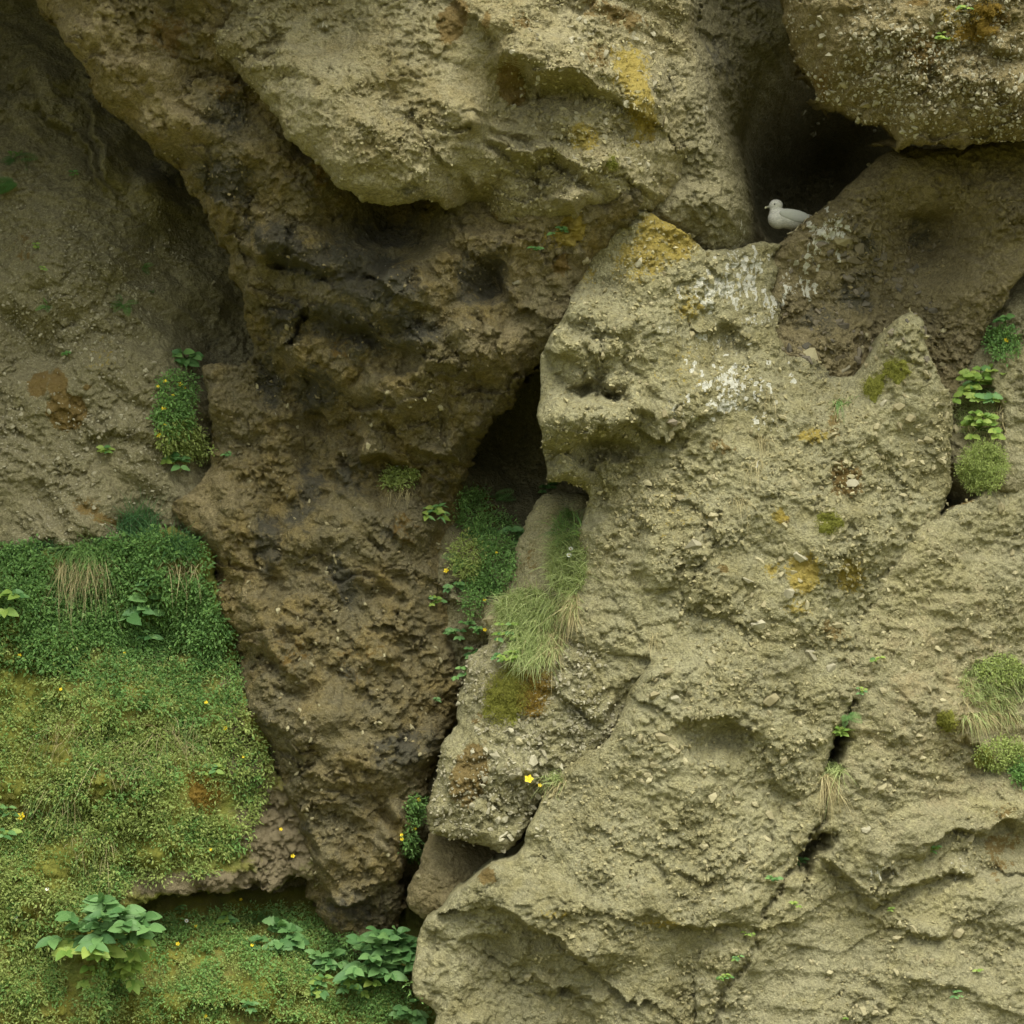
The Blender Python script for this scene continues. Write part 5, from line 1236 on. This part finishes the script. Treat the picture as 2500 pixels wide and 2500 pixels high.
grass_tuft('soft green grass with white flowers in the cleft of the tan rock', 1385, 1385, 48, 75, 2200, 0.17, 0.6, 'palegrass', up=0.8)
grass_tuft('dark grass leaning at the top of the cleft', 1385, 1290, 34, 45, 500, 0.18, 0.7, 'grass', up=0.6, lean=(-0.2, 0))
flower('white flower in the soft grass, upper', 1393, 1346, 13, 'white')
flower('white flower in the soft grass, lower', 1389, 1362, 15, 'white')
grass_tuft('broad light green grass cushion below the cleft', 1290, 1495, 80, 55, 2400, 0.20, 0.75, 'palegrass', 120, 0.14, up=0.6, strawoff=(-10, -10))
grass_tuft('bright grass at the front of the cushion', 1300, 1580, 58, 45, 1500, 0.17, 0.8, 'palegrass', 80, 0.13, up=0.45)
grass_tuft('pale straw hanging along the edge of the tan rock, upper', 1392, 1470, 18, 30, 160, 0.16, 0.9, 'palegrass', 220, 0.17, up=0.3, strawdroop=1.1)
grass_tuft('pale straw hanging along the edge of the tan rock, lower', 1352, 1560, 28, 34, 160, 0.16, 0.9, 'palegrass', 280, 0.19, up=0.3, strawdroop=1.1)
leafy_plant('pale round leaved plant at the left of the grass cushion', 1235, 1545, 10, 0.14, 0.06, ('young', 'broad'), 3)
leafy_plant('pale round leaved plant under the grass cushion', 1250, 1600, 10, 0.14, 0.06, ('young',), 3)
leafy_plant('bluish small leaved sprig at the lower left of the cushion', 1225, 1600, 7, 0.10, 0.045, ('broad',), 3)
moss_patch('bright yellow-green moss cushion on top of the wedge rock', 1238, 1700, 52, 70, 20, 'moss', 0.025, 2600, 0.15)
moss_patch('rust brown moss beside the bright cushion on the wedge rock', 1305, 1690, 40, 62, 15, 'rustmoss', 0.015, 1300)
herb_clump('yellow flowered herb in the slit beside the wedge rock, upper', 1010, 1985, 22, 40, 130, 5, 0.026, 'cover', 0, [(1023, 1957, 11, 'yellow'), (1014, 2028, 10, 'yellow')])
herb_clump('yellow flowered herb in the slit beside the wedge rock, lower', 1000, 2065, 26, 32, 130, 5, 0.026, 'cover', 0, [(981, 2043, 10, 'yellow'), (982, 2053, 11, 'yellow')])
grass_tuft('small pale grass tuft with the bright flower on the wedge rock', 1350, 1905, 34, 16, 150, 0.15, 0.6, 'palegrass', 60, 0.13, up=0.5, lean=(-0.25, 0))
flower('bright yellow flower on the wedge rock', 1291, 1907, 24)
flower('small yellow bud right of the bright flower', 1318, 1922, 11)
leafy_plant('small leaves in the crease left of the yellow lichen', 1368, 565, 6, 0.09, 0.05, ('small', 'broad'), 3)
leafy_plant('small leaves lower in the crease left of the tan rock', 1310, 612, 5, 0.08, 0.045, ('small', 'broad'), 3)
leafy_plant('small herb in the lower crease above the black hole', 1362, 775, 6, 0.10, 0.05, ('small',), 3)
moss_patch('tiny green moss tuft under the stepped ledges', 1495, 398, 16, 18, 0, 'moss', 0.02, 120)

# ---- right side
herb_clump('yellow flowered herb at the top of the right gully', 2450, 845, 40, 40, 220, 5, 0.028, 'cover', 0, [(2454, 838, 14, 'yellow')])
leafy_plant('dark shoots in the shade above the right gully', 2455, 790, 6, 0.14, 0.07, ('small', 'narrow'), 3)
leafy_plant('large pale lobed leaves in the right gully', 2392, 950, 34, 0.30, 0.085, ('ylobed', 'lobed', 'ylobed'), 3)
leafy_plant('pale lobed leaves low in the right gully', 2388, 1050, 22, 0.24, 0.08, ('ylobed',), 3)
grass_tuft('straw and green grass behind the lobed leaves', 2385, 1010, 50, 60, 700, 0.14, 0.6, 'palegrass', 260, 0.12, up=0.5, strawoff=(25, 20))
herb_clump('round green cushion plant with yellow specks', 2400, 1145, 56, 56, 1500, 5, 0.017, 'coverlight', 0, [], 'cushion_plant', 'cushion plant', 0.4, 0.09)
grass_tuft('single green grass tuft on the whitewashed tan rock', 2048, 985, 12, 8, 60, 0.17, 1.5, 'grass', 14, 0.18, up=0.5, width=0.007)
moss_patch('golden moss cushion under the rock pinnacle, upper', 2190, 905, 34, 28, 0, 'moss', 0.045, 420, 0.1)
moss_patch('golden moss cushion under the rock pinnacle, lower left', 2135, 945, 24, 34, 25, 'moss', 0.04, 360, 0.1)
moss_patch('golden moss cushion in the middle of the tan rock', 2025, 1277, 32, 28, 0, 'moss', 0.03, 360, 0.05)
moss_patch('olive moss on the overhanging block', 2380, 75, 60, 26, -15, 'rustmoss', 0.03, 300, 0.1)
moss_patch('rust moss at the top edge of the overhanging block', 2410, 25, 40, 20, 0, 'rustmoss', 0.03, 260, 0.15)
leafy_plant('small green sprig on the overhanging block', 2302, 95, 5, 0.09, 0.055, ('young', 'narrow'), 2)
leafy_plant('small green sprig at the top right corner', 2355, 22, 5, 0.08, 0.05, ('young', 'narrow'), 2)
for px, py, n, L, lb in [(1860, 1070, 34, 0.18, 'dry straw wisp below the whitewash, upper'), (1840, 1130, 30, 0.18, 'dry straw wisp below the whitewash, lower'), (1800, 1225, 30, 0.2, 'dry straw wisp left of the dark stain'), (1600, 1560, 22, 0.16, 'dry straw wisp above the diagonal crack'), (1880, 970, 30, 0.14, 'dry straw wisp right of the whitewash')]:
    grass_tuft(lb, px, py, 24, 18, 0, L, 1.0, 'grass', n, L, up=0.5, strawdroop=1.2, width=0.003)
fern('long pale fern hanging in the main crack', 2068, 1745, 5, 0.16, up=0.1, spread=0.5)
leafy_plant('pale leaves at the mouth of the main crack', 2060, 1785, 6, 0.09, 0.06, ('young',), 3)
leafy_plant('tiny sprigs high in the main crack', 2140, 1610, 4, 0.06, 0.04, ('young', 'broad'), 2)
leafy_plant('tiny sprigs in the crack below the upper ones', 2100, 1690, 4, 0.06, 0.04, ('young', 'broad'), 2)
grass_tuft('straw coloured grass tuft hanging from the main crack', 2035, 1880, 20, 16, 320, 0.20, 0.9, 'palegrass', 380, 0.22, up=0.35, strawoff=(-8, 22), strawdroop=1.35)
leafy_plant('small green leaves in the hole at the foot of the crack', 1962, 2100, 4, 0.07, 0.05, ('small', 'broad'), 2)
leafy_plant('small green fern-like sprig left of the hole', 1890, 2150, 5, 0.08, 0.045, ('small', 'broad'), 2)
leafy_plant('tiny yellow-green sprig under the hole', 1938, 2208, 4, 0.05, 0.035, ('young',), 2)
leafy_plant('tiny sprig on the lower tan rock', 1822, 2280, 4, 0.06, 0.035, ('young',), 2)
leafy_plant('small sprig in the lower crack, upper', 1795, 2335, 4, 0.06, 0.035, ('young', 'broad'), 2)
leafy_plant('small sprig in the lower crack, lower', 1768, 2385, 6, 0.08, 0.045, ('young', 'broad'), 2)
leafy_plant('green rosette on the ledge at lower right', 2280, 2075, 5, 0.07, 0.045, ('young', 'broad'), 2)
leafy_plant('tiny yellow sprig on the lower right rock', 2385, 2370, 4, 0.05, 0.035, ('young',), 2)
leafy_plant('small green rosette low on the lower right rock', 2332, 2425, 5, 0.06, 0.04, ('broad',), 2)
leafy_plant('tiny yellow sprig at the middle of the lower right rock', 2175, 2220, 3, 0.04, 0.03, ('young',), 2)
leafy_plant('tiny yellow sprig at the bottom edge of the right rock', 2070, 2485, 3, 0.04, 0.03, ('young',), 2)
herb_clump('bright low herbs in the middle of the right grass patch', 2440, 1640, 60, 36, 240, 5, 0.022, 'coverlight')
grass_tuft('wide green grass patch on the right edge, upper', 2430, 1670, 85, 65, 1900, 0.10, 0.6, 'palegrass', 120, 0.1, up=0.5, strawoff=(-10, 20))
grass_tuft('straw fringe hanging under the right grass patch', 2420, 1750, 75, 16, 260, 0.1, 0.9, 'palegrass', 160, 0.1, up=0.2, strawdroop=1.2)
moss_patch('small round green cushion left of the right grass patch', 2310, 1760, 24, 24, 0, 'moss', 0.06, 420, 0.25)
herb_clump('bright herbs under the right grass patch', 2440, 1845, 62, 40, 380, 5, 0.022, 'coverlight')
herb_clump('dark herb at the right edge under the bright herbs', 2490, 1890, 24, 30, 110, 5, 0.03, 'cover')
moss_patch('round green cushion under the right grass patch', 2400, 1850, 24, 22, 0, 'moss', 0.06, 360, 0.25)

# ------------------------------------------------------------------ the bird and its nest ledge
BH = -0.80
bs_ = (DIST - BH) / DIST
def at(px, py, h=BH):
    s = (DIST - h) / DIST
    return Vector(((px - 1250) / PXM * s, -h, 4 - (py - 1250) / PXM * s))
def bird_material():
    m, nt, out = nodes_of('white_feather')
    p = mapped(nt, (1, 1, 2.2))
    col = mixc(nt, ramp(nt, noise(nt, p, 55, 4, 0.7), 0.35, 0.65), (0.42, 0.41, 0.37), (0.62, 0.60, 0.54))
    b = N(nt, 'ShaderNodeBsdfPrincipled')
    b.inputs['Roughness'].default_value = 0.85
    nt.links.new(col, b.inputs['Base Color'])
    nt.links.new(b.outputs[0], out.inputs[0])
    return m
M['feather'] = bird_material()
M['wing'] = plain_material('grey_wing', (0.44, 0.44, 0.40), 0.85, 0.12, 80)
M['bill'] = plain_material('grey_bill', (0.22, 0.22, 0.17), 0.5)
M['billtip'] = plain_material('pale_bill_tip', (0.55, 0.52, 0.36), 0.5)
M['eye'] = plain_material('black_eye', (0.012, 0.012, 0.012), 0.2)
bird = link('seabird', None, loc=at(1925, 559) + Vector((0, 0, 0.008)))
tag(bird, 'white seabird with pale grey wings sitting in a dark cave nest', 'bird')
u = bs_ / PXM                         # one photograph pixel at the bird's distance
def ellipsoids(parts):
    bm = bmesh.new()
    for (x, y, z), (rx, ry, rz), tilt in parts:
        mt = Matrix.Translation((x * u, y * u, z * u)) @ Matrix.Rotation(math.radians(tilt), 4, 'Y') @ Matrix.Diagonal((rx * u, ry * u, rz * u, 1))
        bmesh.ops.create_icosphere(bm, subdivisions=3, radius=1, matrix=mt)
    return bm
def fused(name, parts, mat, voxel):
    bm = ellipsoids(parts)
    me = bpy.data.meshes.new(name); bm.to_mesh(me); bm.free()
    tmp = bpy.data.objects.new(name, me); COL.objects.link(tmp)
    r = tmp.modifiers.new('r', 'REMESH'); r.mode = 'VOXEL'; r.voxel_size = voxel
    sm = tmp.modifiers.new('s', 'SMOOTH'); sm.iterations = 9; sm.factor = 0.6
    dg = bpy.context.evaluated_depsgraph_get()
    new = bpy.data.meshes.new_from_object(tmp.evaluated_get(dg))
    bpy.data.objects.remove(tmp, do_unlink=True)
    new.name = name
    for p in new.polygons: p.use_smooth = True
    new.materials.clear(); new.materials.append(mat)
    return new
body = fused('body', [((2, 0, 22), (52, 27, 25), 7), ((-24, 0, 22), (27, 25, 25), 0), ((-29, 0, 37), (18, 16, 18), 0), ((-30, 0, 46), (15.5, 14, 14), 0), ((-30.5, 0, 55), (17, 14.5, 15), 0), ((-39, 0, 52), (10, 9, 9), 10), ((46, 0, 21), (32, 17, 12), 14), ((70, 0, 20), (20, 12, 6), 10)], M['feather'], 0.0045)
link('body', body, bird)
for s in (-1, 1):
    w = link('wing', fused('wing', [((14, s * 23, 28), (40, 7, 15), 12), ((44, s * 15, 24), (32, 6, 9), 12), ((66, s * 8, 22), (22, 4, 4), 8)], M['wing'], 0.0045), bird)
bill = link('bill', fused('bill', [((-46, 0, 51), (7, 3.6, 3.6), 6), ((-51, 0, 50.5), (5, 2.8, 2.9), 6)], M['bill'], 0.0016), bird)
tip = link('bill_tip', fused('bill_tip', [((-55, 0, 50), (3.2, 2.4, 2.6), 0), ((-56.8, 0, 48.5), (1.6, 1.6, 2.4), 0)], M['billtip'], 0.0014), bill)
for s in (-1, 1):
    bm = ellipsoids([((-35, s * 13.2, 57), (2.3, 1.6, 1.9), 0)])
    bm_object('eye', bm, M['eye'], bird)
# twigs on the nest ledge
def twig(label, pts, r):
    root = pts[0]
    bm = bmesh.new()
    tube(bm, [p - root for p in pts], r, r * 0.5, 5)
    mid = pts[len(pts) // 2] - root
    tube(bm, [mid, mid + Vector((0.02, -0.01, 0.025)), mid + Vector((0.025, -0.01, 0.045))], r * 0.7, r * 0.3, 5)
    o = bm_object('twig', bm, M['twig'])
    o.location = root
    tag(o, label, 'twig')
def on(px, py, off=0.02):
    P, n, _ = surf(px, py)
    return P + Vector((0, -off, 0.004))
twig('bleached twig lying below the sitting bird', [on(1922, 573), on(1932, 569), on(1941, 564), on(1953, 563)], 0.006)
twig('short twig on the ridge beside the bird', [on(1960, 548), on(1964, 541), on(1958, 537)], 0.005)
